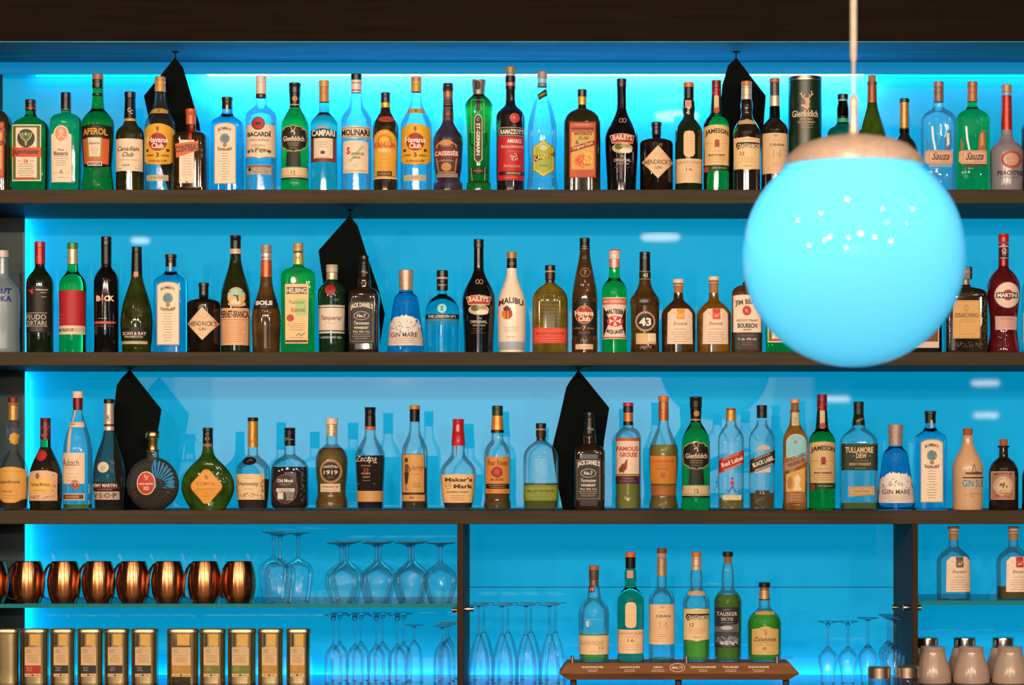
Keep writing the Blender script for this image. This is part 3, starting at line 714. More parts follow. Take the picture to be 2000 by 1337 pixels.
MOLI = spec(R1, '182:10.5 195:12 208:14 214:18 222:24 230:28 240:29.5 366:29', CLEAR, [('c', 145, 156.5, 10.8, 10.8, '1a1f2a'), ('c', 156.5, 181.5, 10.6, 10.4, 'ecdcd4'), ('r', 162, 164, 10.9, 10.9, 'c04a44'), ('r', 176, 178.5, 10.9, 10.9, 'b04a44')],
  ['upper_label', ('P', [(-28.5, 251), (0, 249), (28.5, 251), (28.5, 273), (0, 275), (-28.5, 273)], W), ('R', -28, 253, 28, 254, '3a2a24'), ('R', -28, 270.5, 28, 271.5, '3a2a24'), ('T', 'MOLINARI', 0, 262.5, 54, 13, '1a1512', {'b': .035}),
   'front_label', ('A', -24, 278, 24.5, 341, W, 4), ('R', -21, 335, 22, 339, 'd9c28c'), ('P', [(-13, 318), (14, 287), (17, 290), (-8, 321)], 'b9cf94'), ('T', 'S', -13, 298, 7, 14, RD, {'b': .04}), ('T', 'ambuca', 5, 303, 24, 7, '3a4a34'), ('T', 'extra', 3, 311, 14, 5, '3a4a34'), ('L', -6, 8, 325, 329, 2, GY)])
KAHL = spec(R1, '211:9.8 219:11 226:15 233:19.5 241:23.5 252:25.3 300:24 340:23 352:24', ('dark', (.02, .014, .005)), [('c', 181, 200.5, 9.6, 9.6, '1c1f2a'), ('f', 200.5, 211, 9.4, 9.6, 'e0a83c')],
  ['neck_label', ('E', 3, 235.5, 16, 6, 'b5482c'), ('L', -6, 11, 236, 236, 1, '5a1c10'),
   'front_label', ('A', -23, 256, 23, 351, 'c98a2c', 22), ('A', -21.5, 258, 21.5, 345, 'e8ae34', 21), ('A', -15, 265, 15, 290, 'd0882c', 14), ('A', -11, 270, 11, 288, 'eab83c', 11), ('R', -15, 337, 14, 346, '4a2412'), ('R', -12, 294, 12, 300, 'e9c9a0'), ('R', -23, 349, 23, 352, 'e8d0a0'),
   ('T', 'KAHLÚA', 0, 286, 42, 14, 'd24a20', {'b': .03, 'arc': 2}), ('T', 'LICOR DE CAFE', -1, 342, 24, 4, 'd9a860'), ('L', -12, 12, 305, 333, 7, 'c07a24')])
CASS = spec(R1, '180:10 190:10.2 236:11.3 243:14 252:20 262:26.5 272:29.3 280:29.5 300:28.5 330:27 348:24.5 352:25 360:28.5 368:29', ('dark', (.036, .028, .056)), [('c', 163, 178, 10.2, 10.8, '3a2630'), ('f', 178, 208, 10.2, 10.3, '8a5c3a'), ('f', 208, 228, 10.4, 11, '6a2c20'), ('f', 228, 237, 11, 11.4, '7a5a40')],
  ['neck_print', ('L', -8, 8, 184, 205, 7, 'd09a5c'), ('L', -8, 8, 212, 224, 4, 'd09a5c'),
   'front_label', ('P', [(-22, 286), (-14, 280), (-8, 276), (4, 276), (10, 280), (18, 286), (20, 305), (16, 340), (-18, 340), (-24, 305)], 'b5905c'), ('P', [(-19, 288), (-8, 278), (5, 278), (16, 288), (17, 305), (14, 338), (-16, 338), (-21, 305)], '5a2a34'), ('E', -3, 283, 13, 5, 'd09048'), ('P', [(-25, 292), (20, 292), (21, 312), (-25, 312)], '7a1f22'), ('E', -2, 329, 10, 8, 'c98a3c'), ('R', -22, 341, 20, 349, 'a48a7c'),
   ('T', 'CASSISSÉE', -2, 302, 46, 11, 'f0dcd0', {'b': .035}), ('L', -18, 15, 289, 289, 1, 'd0b080'), ('L', -19, 15, 316, 318, 2, 'c0b0a0'), ('L', -12, 8, 343, 346, 2, '5a4a44')])
STGE = spec(R1, '185:11 189:15 194:20.5 200:25 206:27.3 213:27 235:25 265:23 300:22 355:21.5 358:23.5 366:24', ('full', (.09, .30, .02)), [('f', 156, 185, 14.5, 11.5, '8a8078')],
  ['cap_print', ('P', [(-7, 160), (0, 159), (4, 162), (4, 174), (0, 177), (-7, 175)], '2a2420'),
   'neck_strip', ('P', [(-4, 186), (4, 186), (4, 218), (0, 222), (-4, 218)], '1f1a14'), ('Q', -14, 198, 12, 262, '9fae7c', 1.1),
   'front_label', ('P', [(-4, 228), (0, 226), (4, 228), (8, 234), (8, 314), (4, 318), (0, 323), (-4, 318), (-8, 314), (-8, 234)], 'd9c8a0'), ('P', [(-3, 230), (0, 228), (3, 230), (6.5, 235), (6.5, 313), (3, 317), (0, 320), (-3, 317), (-6.5, 313), (-6.5, 235)], '231c18'),
   ('T', 'ST-GERMAIN', 0, 275, 62, 7.5, 'f2e6cc', {'b': .03, 'rot': 90}), ('S', 0, 236, 3, 4, 8, 1.6, 'd9c8a0'),
   'lower_label', ('P', [(-17, 331), (0, 329), (17, 331), (17, 341), (0, 343), (-17, 341)], '2a2018'), ('L', -12, 12, 336, 336, 1, 'd0a070'),
   ('Z', [(-16, 262), (-16, 282), (-8, 290)], 3, '1f3a18'), ('Z', [(15, 262), (16, 284), (9, 290)], 3, '1f3a18'), ('Z', [(-14, 330), (-12, 355)], 1.4, 'a8b88c'), ('Z', [(13, 330), (12, 355)], 1.4, 'a8b88c')])
RAMA = spec(R1, '175:9.6 188:9.8 204:10.5 209:14 215:21 222:26.5 230:28 345:28 366:27', ('dark', (.010, .007, .010)), [('c', 131, 144, 9.8, 9.6, 'a87a38'), ('r', 144, 149, 9.4, 9.4, '9ab0b8'), ('f', 149, 161, 10.4, 10.4, '1a1414'), ('f', 161, 169, 10.3, 10.3, 'b8685c'), ('f', 169, 175, 10.2, 10.2, '15100f')],
  ['medallion', ('E', 9, 234, 9.5, 9.5, 'd5524a'), ('E', 9, 234, 7.5, 7.5, 'c23c38'), ('T', 'R', 9, 234, 6, 6, 'e8a090'),
   'front_label', ('R', -22, 252, 27, 269, 'b9a9a0'), ('R', -21, 253.5, 26.5, 267.5, '14100f'), ('R', -24, 270, 27, 355, 'c01c26'), ('R', -22, 338, 27, 345, K),
   ('T', 'RAMAZZOTTI', 4, 261, 46, 9.5, 'f0e4d8', {'b': .035}), ('T', 'AMARO', 8, 279, 28, 8, 'f6e4dc', {'b': .03}), ('T', 'FRATELLI RAMAZZOTTI', 4, 290, 42, 5, 'f0c8b8', {'b': .02}), ('S', 8, 310, 7, 7, 20, 2.4, 'e8c0b8'), ('L', -8, 22, 298, 300, 2, 'e07a78'), ('T', 'Ramazzotti', 4, 327, 32, 6, 'e89a94', {'sh': .4}), ('T', 'ORIGINALE', 6, 341.5, 28, 3.6, W), ('L', -18, 22, 350, 350, 1, 'e8a090')])
CANA = spec(R1, '170:9.5 180:10.5 192:13 205:17.5 220:22 235:25.5 250:27.8 275:28.5 320:27 345:27.5 358:29.5 368:30', CLEAR, [('c', 140, 153, 9.8, 10, 'b08c84'), ('r', 153, 163, 9.2, 9.2, '8fd0ea'), ('r', 163, 170, 9.8, 9.8, '6c7f8a')],
  ['neck_label', ('P', [(-9, 186), (8, 174), (10, 188), (-6, 198)], '2a301c'), ('T', 'Canario', 0, 186, 15, 4, 'c8b450', {'rot': -30, 'b': .03}),
   'front_label', ('P', [(3, 277), (24, 290), (24, 336), (3, 349), (-18, 336), (-18, 290)], '8a8430'), ('P', [(3, 279), (22.5, 291), (22.5, 335), (3, 347), (-16.5, 335), (-16.5, 291)], 'e2cf58'), ('P', [(3, 283), (19.5, 293), (19.5, 333), (3, 343), (-13.5, 333), (-13.5, 293)], 'a8b84c'), ('E', 3, 292, 8, 5, 'c8d8b0'), ('P', [(-16, 307), (24, 298), (25, 308), (-14, 319)], '20180f'),
   ('T', 'CANARIO', 4, 308, 38, 9, 'f0d860', {'rot': -13, 'b': .03}), ('T', 'CACHAÇA', 3, 327, 16, 3.5, K)])
MYER = spec(R1, '205:8.6 211:9 214:14 218:21 224:28 232:33.5 242:35.8 366:36', ('dark', (.020, .018, .005)), [('c', 175, 189, 9.8, 9.5, '191a20'), ('f', 189, 205, 9.3, 8.8, 'd49a3c')],
  ['front_label', ('R', -25, 242, 27, 350, '9a2c1c'), ('R', -23, 244, 25, 348, 'c8502c'), ('R', -21, 262, 23, 334, 'd9a84c'), ('R', -21, 253, 23, 257, '6a2014'), ('P', [(-24, 292), (27, 276), (27, 286), (-24, 302)], '8a1f18'), ('E', 0, 318, 15, 12, 'e8703c'), ('E', 12, 312, 9, 12, 'f0b84c'), ('P', [(-14, 284), (-10, 276), (-6, 286)], '5a6a34'),
   ('T', "MYERS'S", 2, 265, 34, 6, '5a3018', {'b': .03}), ('T', 'RUM', 3, 273.5, 18, 7, '6a7a34', {'b': .03}), ('T', 'Original Dark', 1, 289, 42, 7, 'f4d8a8', {'rot': -17, 'sh': .3, 'b': .02}), ('L', -18, 20, 247, 249, 2, 'f0b890'), ('S', 4, 318, 16, 12, 46, 2.6, 'c8401f'), ('S', 8, 316, 12, 14, 30, 2.2, 'f6dc6c'), ('L', -16, 18, 339, 344, 2, '8a2c14')], n=4, dep=.75)
def bail():
    return spec(R1, '170:9.5 212:10 222:12.5 232:17 242:22.5 252:27.5 262:31 272:32.3 290:32 330:30 366:28.5', BLK, [('c', 154, 170, 10, 10, '1c1c20')],
  ['neck_emblem', ('O', -1.5, 238, 4, 5, 'c09a6c', 1.4), ('O', 5.5, 238, 4, 5, 'c09a6c', 1.4),
   'front_label', ('P', [(-24, 268), (-14, 265.5), (0, 264.5), (14, 265.5), (25, 268), (21, 284), (10, 281), (0, 280), (-10, 281), (-19, 284)], 'e0b49a'), ('P', [(-22.5, 269.5), (-14, 267), (0, 266), (14, 267), (23.5, 269.5), (20, 282), (10, 279.5), (0, 278.6), (-10, 279.5), (-18, 282)], 'a8281c'),
   ('E', 1, 293, 20, 10.5, 'cdb894'), ('E', 8, 298, 12, 5, 'efe4cc'), ('E', -6, 290, 8, 6, '5a5a2c'), ('E', 7, 289, 10, 3, 'a89a70'),
   ('T', 'BAILEYS', 1, 274, 38, 10, 'f6dcc4', {'b': .03, 'arc': 2}), ('T', 'The', 2, 309.5, 10, 4.5, 'c8b09a', {'sh': .3}), ('T', 'ORIGINAL', 1, 316.5, 33, 6, 'd9c2ac', {'b': .015}), ('T', 'Irish Cream', 2, 323, 24, 4.5, 'c8b09a', {'sh': .3}), ('L', -14, 16, 330, 338, 3, '8a4a3c')])
BAIL = bail()
HEND = spec(R1, '263:9.3 267:10 270:17 273:26 277:31 284:32.5', ('dark', (.010, .006, .004)), [('c', 239, 246, 10.3, 10.3, '1d1916'), ('c', 246, 263, 9.3, 9.3, '1a1613')],
  ['front_label', ('D', 2, 320, 31.5, 32.5, 'b9906a'), ('D', 2, 320, 30, 31, 'edc9a4'), ('T', "HENDRICK'S", 2, 320, 52, 9.5, '3a261c', {'b': .012}), ('T', '· GIN ·', 2, 331, 22, 6.5, '3a261c', {'b': .01}), ('S', 2, 304, 11, 8, 22, 2.2, 'd0a880'), ('L', -5, 9, 339, 343, 2, 'c09a74')])
def lagav(g=('dark', (.010, .017, .006)), neckg='14251a'):
    return spec(R1, '193:10 200:11.5 212:12.2 225:11 232:12.5 238:18 245:22.5 252:25.5 262:27 366:26.5', g, [('c', 161, 171, 10.5, 10.5, 'd86a3c'), ('f', 171, 193, 10.2, 10, '15181a')],
  ['neck_label', ('R', -7.5, 197, 5, 212, 'd9a08c'), ('L', -5, 3, 201, 208, 3, 'a03a2c'),
   'oval_label', ('P', [(-11, 266), (-8, 260), (0, 258.5), (8, 260), (11, 266), (11, 303), (8, 308.5), (0, 310), (-8, 308.5), (-11, 303)], 'e9c496'), ('L', -6, 6, 272, 296, 5, 'd0a070'),
   'front_label', ('R', -26.3, 313, 26.3, 360, 'edc9a0'), ('T', 'LAGAVULIN', 0, 320, 46, 6, 'a08070', {'b': .01}), ('L', -14, 14, 326, 328, 2, 'c09a7c'), ('T', '16', 0, 334, 13, 6, 'b0442c', {'b': .01}), ('L', -22, 22, 343, 352, 3, 'd0aa84')])
LAGA = lagav()
JAME = spec(R1, '222:12 227:15 232:19.5 238:23.3 245:25.3 255:25.7 366:25', ('full', (.03, .50, .05)), [('c', 157, 172, 9.8, 9.6, '7c1620'), ('f', 172, 188, 9.8, 9.6, '8a1a20'), ('f', 188, 224, 9.7, 12.4, '14301c')],
  ['neck_label', ('R', -5, 188, 4.5, 215, 'dec49a'), ('E', 0, 217, 6, 6, 'b5482c'), ('Z', [(-6, 182), (7, 176)], 1.6, 'e8c8b8'),
   'front_label', ('A', -25, 247, 25, 325, 'ecc68c', 5), ('P', [(-25, 326), (25, 326), (25, 336), (-25, 336)], '143a1a'), ('E', -21, 333, 5.5, 5.5, 'c03c28'),
   ('T', 'JAMESON', 0, 264, 45, 12, '2a1c14', {'b': .03, 'arc': 4}), ('P', [(-4, 276), (4, 276), (5, 287), (0, 291), (-5, 287)], 'a83a28'), ('L', -24, -8, 283, 283, 1, 'b0885c'), ('L', 8, 24, 283, 283, 1, 'b0885c'), ('Z', [(-5, 291), (0, 287), (5, 291)], 1.4, '5a3a24'), ('L', -12, 12, 298, 298, 1, 'c09a6c'), ('T', 'IRISH WHISKEY', 0, 306, 34, 4, '4a3424', {'b': .01}), ('L', -20, 20, 311, 319, 3, 'c09a6c'), ('T', 'John Jameson', 4, 331, 28, 5, 'c8b08c', {'sh': .4})])
CRAG = spec(R1, '195:10.5 203:12.3 212:12.8 222:11.5 231:13 238:18 245:22 253:25.5 262:27 366:26.5', ('dark', (.015, .010, .007)), [('c', 159, 168, 10.3, 10.3, 'd07a3c'), ('f', 168, 195, 10, 10.5, 'd8bfa0')],
  ['neck_print', ('R', -9.5, 172, 9.5, 173, 'a07a54'), ('R', -9.5, 186, 9.5, 187, 'a07a54'),
   'shoulder_label', ('P', [(-15, 237), (0, 234), (15, 237), (18, 245), (0, 243), (-18, 245)], 'd0b080'),
   'front_label', ('P', [(-25.5, 272), (0, 270), (25.5, 272), (25.5, 332), (0, 336), (-25.5, 333)], 'efd09a'), ('P', [(-20, 281), (26, 281), (26, 292), (-18, 295), (-22, 288)], '1c1613'), ('T', 'CRAGGANMORE', 3, 288, 44, 8.5, 'e9d8c0', {'b': .03}), ('L', -12, 14, 276, 276, 1, 'b09060'), ('T', '12', -10, 303, 8, 7, '5a3a24'), ('L', -18, 18, 311, 320, 4, 'c8a470'), ('T', 'Cragganmore', 0, 327, 18, 4, 'b08a58', {'sh': .3})])
OBAN = spec(R1, '207:9.6 230:10.3 235:14 241:19.5 248:24 256:26 366:26', ('dark', (.014, .010, .007)), [('c', 153, 162, 10.2, 10.2, 'b9673a'), ('f', 162, 187, 9.5, 9.6, '5a4c48'), ('f', 187, 208, 9.8, 9.8, 'dcc4a4'), ('r', 208, 231, 9.9, 10.6, (.05, .62, .2), 'full')],
  ['front_label', ('R', -25.5, 263, 26, 342, 'e9c49c'), ('E', 0, 268, 5, 3, 'c8a47c'), ('T', 'OBAN', 2, 286, 28, 5.5, '2a1c14', {'b': .01}), ('L', -10, 12, 276, 279, 2, 'c09a74'), ('T', '14', 3, 304, 16, 15, 'b99a7c', {'b': -.01}), ('L', -24, 24, 292, 335, 11, 'd4ad84'), ('L', -10, 12, 322, 326, 2, 'a07a5c')])
# ---- top shelf
G1 = 'bottles on the top shelf'
def T1(sp, cx, label, **kw): return place(sp, cx, label, ob=R1, group=G1, **kw)
T1(MYER, -13, 'dark bottle cut off by the left edge of the photo, on the top shelf')
T1(JAEG, 60, 'squat square green bottle with a stag emblem and orange-red band on its label')
T1(BISM, 129, 'slim green bottle with a long cream label and an orange round portrait')
T1(APER, 191, 'green bottle with waisted body, black and orange label with golden lettering')
T1(CANC, 254, 'dark bottle with black neck foil and cream label in black script, on the top shelf')
T1(HAV, 313, 'clear rum bottle with big yellow label in front of a black panel', name='rum_bottle')
T1(COIN, 373, 'dark square bottle with an orange cap and slanted orange banner label')
T1(BOMB, 444, 'square blue glass gin bottle on the top shelf, tall cream label', name='gin_bottle')
T1(BACA, 510, 'clear bottle with long white cap and red round emblem above a cream label', name='rum_bottle')
T1(GLEN, 576, 'bright green whisky bottle with black oval label on the top shelf', name='whisky_bottle')
T1(CAMP, 633, 'pale teal bottle with golden cap, black band and red-brown bordered label')
T1(MOLI, 696, 'clear bottle with black and white cap and two white labels')
T1(KAHL, 753, 'small dark bottle with arched yellow label and red lettering')
T1(HAV, 813, 'clear rum bottle with yellow label between the small dark coffee liqueur and the purple bottle', name='rum_bottle')
T1(CASS, 875, 'purple bell-shaped bottle with an ornate gold and red label')
T1(STGE, 935, 'tall green fluted bottle with flared grey stopper and a vertical strip label')
T1(RAMA, 997, 'tall black bottle with red label and a small red medallion')
T1(CANA, 1059, 'tall curvy clear bottle with a six-sided yellow and green label')
T1(MYER, 1137, 'wide dark bottle with red and yellow label showing orange flowers', name='rum_bottle')
T1(BAIL, 1214, 'black long-necked cream liqueur bottle on the top shelf with red arched banner')
T1(HEND, 1282, 'squat black apothecary bottle with diamond label on the top shelf', name='gin_bottle')
T1(LAGA, 1345, 'dark whisky bottle on the top shelf with a pale oval above a cream label', name='whisky_bottle')
T1(JAME, 1399, 'green whiskey bottle with maroon cap on the top shelf, cream label', name='whisky_bottle')
T1(CRAG, 1458, 'dark whisky bottle with bulbous neck and yellow-cream label before the right black panel', name='whisky_bottle')
T1(OBAN, 1513, 'dark whisky bottle with green neck and cream label, partly behind the globe cap', name='whisky_bottle')
# gift tube
def gift_tube(cx):
    X, q, z0 = wx(cx, .08), S, EYE + (VY - R1) * S
    r = empty('gift_tube', (X, .08, z0), 'dark green cylindrical whisky gift tube with golden stag, on the top shelf', 'tube', G1)
    R = 32.5
    lathe('tube', [(R * q, 0), (R * q, (R1 - 158) * q)], mat('cap', '14301c'), r, seg=48)
    lathe('lid', [(R * q * 1.012, (R1 - 157.5) * q), (R * q * 1.012, (R1 - 151) * q), (R * q * .97, (R1 - 150) * q)], mat('metal', (.25, .22, .2), r=.35), r, seg=48)
    lathe('rim', [((R + .6) * q, (R1 - 158.5) * q), ((R + .6) * q, (R1 - 156.5) * q)], mat('metal', (.8, .62, .42), r=.35), r, seg=48)
    def put(x, y, off):
        t = max(-.985, min(.985, x / R)); return (t * R * q * 1.001, -(R * q * math.sqrt(1 - t * t) + off), (R1 - y) * q)
    g = 'd9b48c'
    build_decals(['printed_stag', ('P', [(-5, 196), (5, 194), (7, 203), (4, 208), (-2, 203)], g), ('P', [(-2, 203), (5, 204), (6, 214), (-1, 214)], g), ('P', [(-12, 209), (-4, 207), (2, 212), (4, 219), (-6, 213)], g),
        'printed_lettering', ('Z', [(-2, 196), (-7, 194), (-10, 188), (-9, 183)], 2, g), ('Z', [(-8, 190), (-13, 186)], 1.6, g), ('Z', [(-5, 193), (-4, 187)], 1.6, g), ('Z', [(3, 195), (8, 192), (11, 186), (9, 181)], 2, g), ('Z', [(9, 190), (14, 187)], 1.6, g), ('Z', [(6, 193), (5, 187)], 1.6, g),
        ('T', 'Glenfiddich', -2, 225, 50, 13, 'e9d2b4', {'b': .02}), ('T', 'SINGLE MALT', 0, 236, 26, 4, g), ('T', 'SCOTCH WHISKY', 0, 242, 34, 4, g), ('L', -16, 18, 247, 252, 2, g)], put, r, 1, 3)
gift_tube(1572)
LAGB = lagav(('full', (.03, .22, .08)))
T1(LAGB, 1646, 'dark bottle mostly hidden behind the stem of the globe lamp', name='whisky_bottle', k=1.0,
   caps=[('c', 184, 194, 10.5, 10.5, '16171c'), ('r', 194, 198, 9.6, 9.6, '6ac0dc'), ('f', 198, 232, 9, 11.5, '14161c')],
   P=[(198, 9), (215, 11.5), (232, 11), (240, 12), (247, 20), (252, 27), (262, 30), (374.8, 30), (376.3, 28.4)], decals=['collar', ('R', -10.5, 232, 10.5, 240, '2fae74')])
T1(spec(R1, '201:10 212:11.5 222:14.5 235:19 250:24 268:28 290:30 366:29', ('dark', (.030, .070, .006)), [('k', 147, 162, 7.5, 7.5, 'a87a50'), ('r', 160, 165, 10, 10, '6a4a38'), ('f', 165, 201, 9, 9.8, 'a05a34')],
   ['neck_print', ('L', -7, 7, 168, 196, 12, '7a3420')], name='wine_bottle'), 1703, 'olive green sloping bottle with a bare cork, rising behind the globe lamp')
T1(spec(R1, '252:9.5 262:10 268:13 275:19 285:24 300:27 366:27', ('dark', (.012, .016, .010)), [('c', 193, 200, 10, 10, '1a1a20'), ('f', 200, 252, 9.2, 9.6, 'bf8a48'), ('r', 250, 253, 9.9, 9.9, '3a2010'), ('r', 253, 265, 9.8, 10, (.05, .62, .3), 'full')],
   ['front_label', ('R', -20, 298, 26, 345, 'e0c49c')], name='whisky_bottle'), 1766, 'dark bottle with long golden neck foil, right of the globe lamp cap')
def sauza(g, fig):
    return spec(R1, '198:9.8 208:10.2 213:13 218:21 224:28.5 231:32 240:33 366:33', g, [('c', 160, 170, 10.3, 10, '9a7468' if g is CLEAR else 'a86a48'), ('c', 170, 199, 10, 10, '8a6458' if g is CLEAR else 'b07040')],
    ['figure', ('P', [(8, 275), (14, 258), (20, 260), (22, 280), (20, 297), (8, 297)], fig), ('P', [(12, 264), (17, 262), (18, 285), (12, 290)], 'cfe0e4' if g is CLEAR else 'c8906c'), ('Z', [(14, 260), (23, 258)], 1.4, fig), ('Z', [(-16, 250), (-14, 275), (-10, 296)], 4, 'e4f4fa'), ('Z', [(-25, 275), (-25, 296)], 2, fig), ('Z', [(-22, 280), (-22, 296)], 1.2, fig), ('L', -14, 0, 302, 332, 2, 'd0b0a0'),
     'front_label', ('P', [(-29, 299), (-24, 297), (24, 297), (24, 323), (-25, 323), (-30, 318)], 'd9a88c'), ('Q', -22, 299, 22, 321, '8a5c4a', .7), ('T', 'Sauza', 2, 308, 34, 15, '2a1c1a', {'sh': .35, 'b': .02}), ('L', -2, 18, 318, 318, 1, '6a4a40'),
     'under_label', ('R', -22, 324, 22, 329, '3a2018' if g is not CLEAR else '8aa0b4')], n=4, dep=.75)
T1(sauza(CLEAR, '2a6a9c'), 1833, 'square clear tequila bottle with a small tan label, right of the globe lamp', name='tequila_bottle')
T1(sauza(('full', (.15, .72, .13)), 'b8481c'), 1899, 'square green-tinted tequila bottle with an orange figure above a tan label', name='tequila_bottle')
T1(spec(R1, '254:11 264:11.5 271:14 278:20 284:26 291:30.5 299:32.5 366:31.5', ('ceramic', '8a8690'), [('c', 166, 180, 10.3, 10, 'b5895c'), ('r', 180, 187, 9.3, 9.3, '7fb8d4'), ('f', 187, 254, 10, 11, 'b5301c')],
   ['neck_print', ('L', -7, 7, 204, 216, 2, 'd87a5c'),
    'printed_wreath', ('O', 5, 315, 21, 17, 'b5442c', 4.5), ('E', 5, 315, 13, 12, 'c89a8c'),
    'printed_lettering', ('S', 5, 315, 11, 10, 34, 2.6, 'b5442c'), ('S', 5, 315, 23, 18, 30, 2.2, 'b5442c'), ('T', 'PEACHTREE', 4, 341, 52, 9, '3a3438', {'b': .03}), ('L', -20, 24, 348, 351, 2, '5a5054')]), 1966, 'frosted grey bottle with long red neck and red wreath print')
T1(spec(R1, '214:9 225:13 240:24 255:29 366:29', ('dark', (.02, .03, .06)), [('c', 180, 214, 9.5, 9.5, '1a2030')], []), 2024, 'dark blue bottle cut off by the right edge of the photo, on the top shelf')

# ---- middle shelf
G2 = 'bottles on the middle shelf'
def T2(sp, cx, label, **kw): return place(sp, cx, label, ob=R2, group=G2, **kw)
b2 = R2
T2(spec(b2, '535:11 542:13 552:21 562:29 572:33 584:34 630:33 650:32 684:33', ('frost', (.42, .55, .68)), [('c', 489, 503, 11.5, 11.5, 'cfc4bc'), ('f', 503, 535, 9.5, 11, '8f9aa6')],
   ['printed_lettering', ('T', 'ABSOLUT', -8, 570, 62, 12, '16307c', {'b': .05}), ('T', 'VODKA', -1, 585, 50, 12, '16307c', {'b': .05}), ('L', -26, 22, 600, 655, 10, '9fb4c4')], name='vodka_bottle'), 5, 'frosted clear bottle with blue printed capitals, at the left edge of the middle shelf')
T2(spec(b2, '516:9.3 523:10 530:14 537:20 545:24.5 555:26.5 684:26', DG, [('c', 472, 484, 10.2, 10.2, 'b3202e'), ('f', 484, 516, 10.2, 10, 'b8222f')],
   ['neck_print', ('L', -6, 7, 502, 510, 3, 'e08a84'),
    'front_label', ('R', -25.5, 560, 25, 650, '0e0b0b'), ('P', [(-20, 568), (-8, 564), (-8, 577)], 'd8352c'), ('T', 'feudoarancio', 9, 567, 22, 4, W), ('L', 6, 20, 573, 581, 2, W), ('R', -24, 612, 19, 613, 'c8b8b0'), ('T', 'FEUDO', -3, 620.5, 40, 10, 'd8ccc4', {'b': .005}), ('T', 'ZIRTARI', -3, 632, 40, 9, 'd8ccc4', {'b': .005}), ('R', -24, 638, 19, 639, 'c8b8b0'), ('L', -16, 12, 642, 646, 2, 'a89890')], name='wine_bottle'), 78, 'near black wine bottle with red neck foil and a black label, middle shelf')
T2(spec(b2, '516:9.8 527:10.4 534:14 541:20 549:24.5 558:26.6 684:26', ('full', (.05, .80, .10)), [('c', 474, 486, 10.3, 10, '3c8a2c'), ('f', 486, 516, 10, 10, 'cdb59c')],
   ['front_label', ('R', -26, 568, 26.5, 637, 'b3202a'), ('R', -26, 637, 26.5, 654, 'e8d4bc'), ('L', -24, -12, 616, 630, 3, 'd8786c'), ('T', 'MORADOR', -8, 645.5, 32, 6.5, '2a1c18', {'b': .03}), ('T', 'TINTO', 16, 645.5, 17, 6.5, 'a8a098')], name='wine_bottle'), 142, 'bright green wine bottle with plain red label above a cream band')
T2(spec(b2, '516:9.8 522:10.5 528:15 534:19.5 541:23 551:24.7 684:24', BLK, [('c', 462, 479, 10.2, 10.2, '15120f'), ('f', 479, 516, 10.1, 10, '14110f')],
   ['printed_lettering', ('T', 'B', -11, 584, 9, 11, W, {'b': .04}), ('T', 'e', -3, 584.5, 7, 9, 'd84a34', {'b': .05}), ('T', 'CK', 10, 584, 18, 11, W, {'b': .04}), ('L', -14, 10, 623, 623, 1, 'c8a880'), ('L', -18, 18, 638, 638, 1, 'a8624c'),
    'stripe', ('P', [(-22, 630), (-16, 628.5), (18, 628.5), (21, 630), (21, 632), (16, 633.5), (-16, 633.5), (-22, 632)], 'c05a44')], name='wine_bottle'), 207.5, 'slender all-black wine bottle with white letters, middle shelf', )
T2(spec(b2, '535:11 545:12.5 558:16 575:21.5 595:27 615:30.5 632:31.6 650:31 684:28', ('dark', (.022, .032, .004)), [('c', 482, 492, 10, 9.6, '141110'), ('f', 492, 536, 10, 11, '171312')],
   ['neck_label', ('R', -4, 531, 5, 541, 'd09084'), 'front_label', ('R', -27, 668, 24, 673, 'c8bc9c'), ('R', -27, 666.5, 24, 668, '8a7a5a'), ('R', -28, 641, 25, 664, '17160c'), ('T', 'SCAVI & RAY', 0, 652.5, 46, 6.5, W, {'b': .02}), ('T', 'PROSECCO', -1, 659, 36, 3.6, W, {'b': .02})], name='wine_bottle'), 267, 'olive green sparkling wine bottle with sloping shoulders, middle shelf')
T2(BOMB, 333.5, 'blue glass gin bottle with tall cream label, standing on the middle shelf', k=1.035, name='gin_bottle')
T2(HEND, 398, 'squat black apothecary bottle with diamond label, on the middle shelf', k=1.0, name='gin_bottle')
T2(spec(b2, '496:10.5 506:11 516:12.5 528:15.5 542:20 556:24.5 570:27.8 585:28.8 684:28.3', ('dark', (.014, .018, .004)), [('c', 460, 486, 11, 10, '17120f'), ('r', 486, 496, 11.3, 11.3, 'd9c0ac')],
   ['neck_print', ('L', -8, 8, 491, 491, 1, 'b0442c'), 'eagle_emblem', ('E', 6, 595, 17, 6, 'dcb88c'), ('E', 5, 581, 17.5, 19, '9a7a5c'), ('E', 5, 581, 16.5, 18, 'e9b47c'), ('P', [(-11, 576), (-6, 567), (5, 563), (16, 567), (21, 577), (18, 580), (-9, 580)], 'a8d0b4'), ('P', [(-3, 587), (12, 587), (14, 596), (-6, 596)], 'f0dcc0'),
    ('Z', [(-8, 571), (2, 579), (8, 580), (18, 570)], 2.6, '2a2018'), ('Z', [(7, 579), (9, 590)], 3, '3a2a1c'),
    'front_label', ('R', -28.3, 603, 28.3, 675, 'e9b488'), ('T', 'FERNET-BRANCA', 1, 615, 53, 14, '3a2418', {'b': .035}), ('R', -27, 625, 28, 626, 'a86a44'), ('L', -25, 25, 630, 668, 11, 'b8774c')]), 460, 'tall dark bitters bottle with orange label and round eagle emblem')
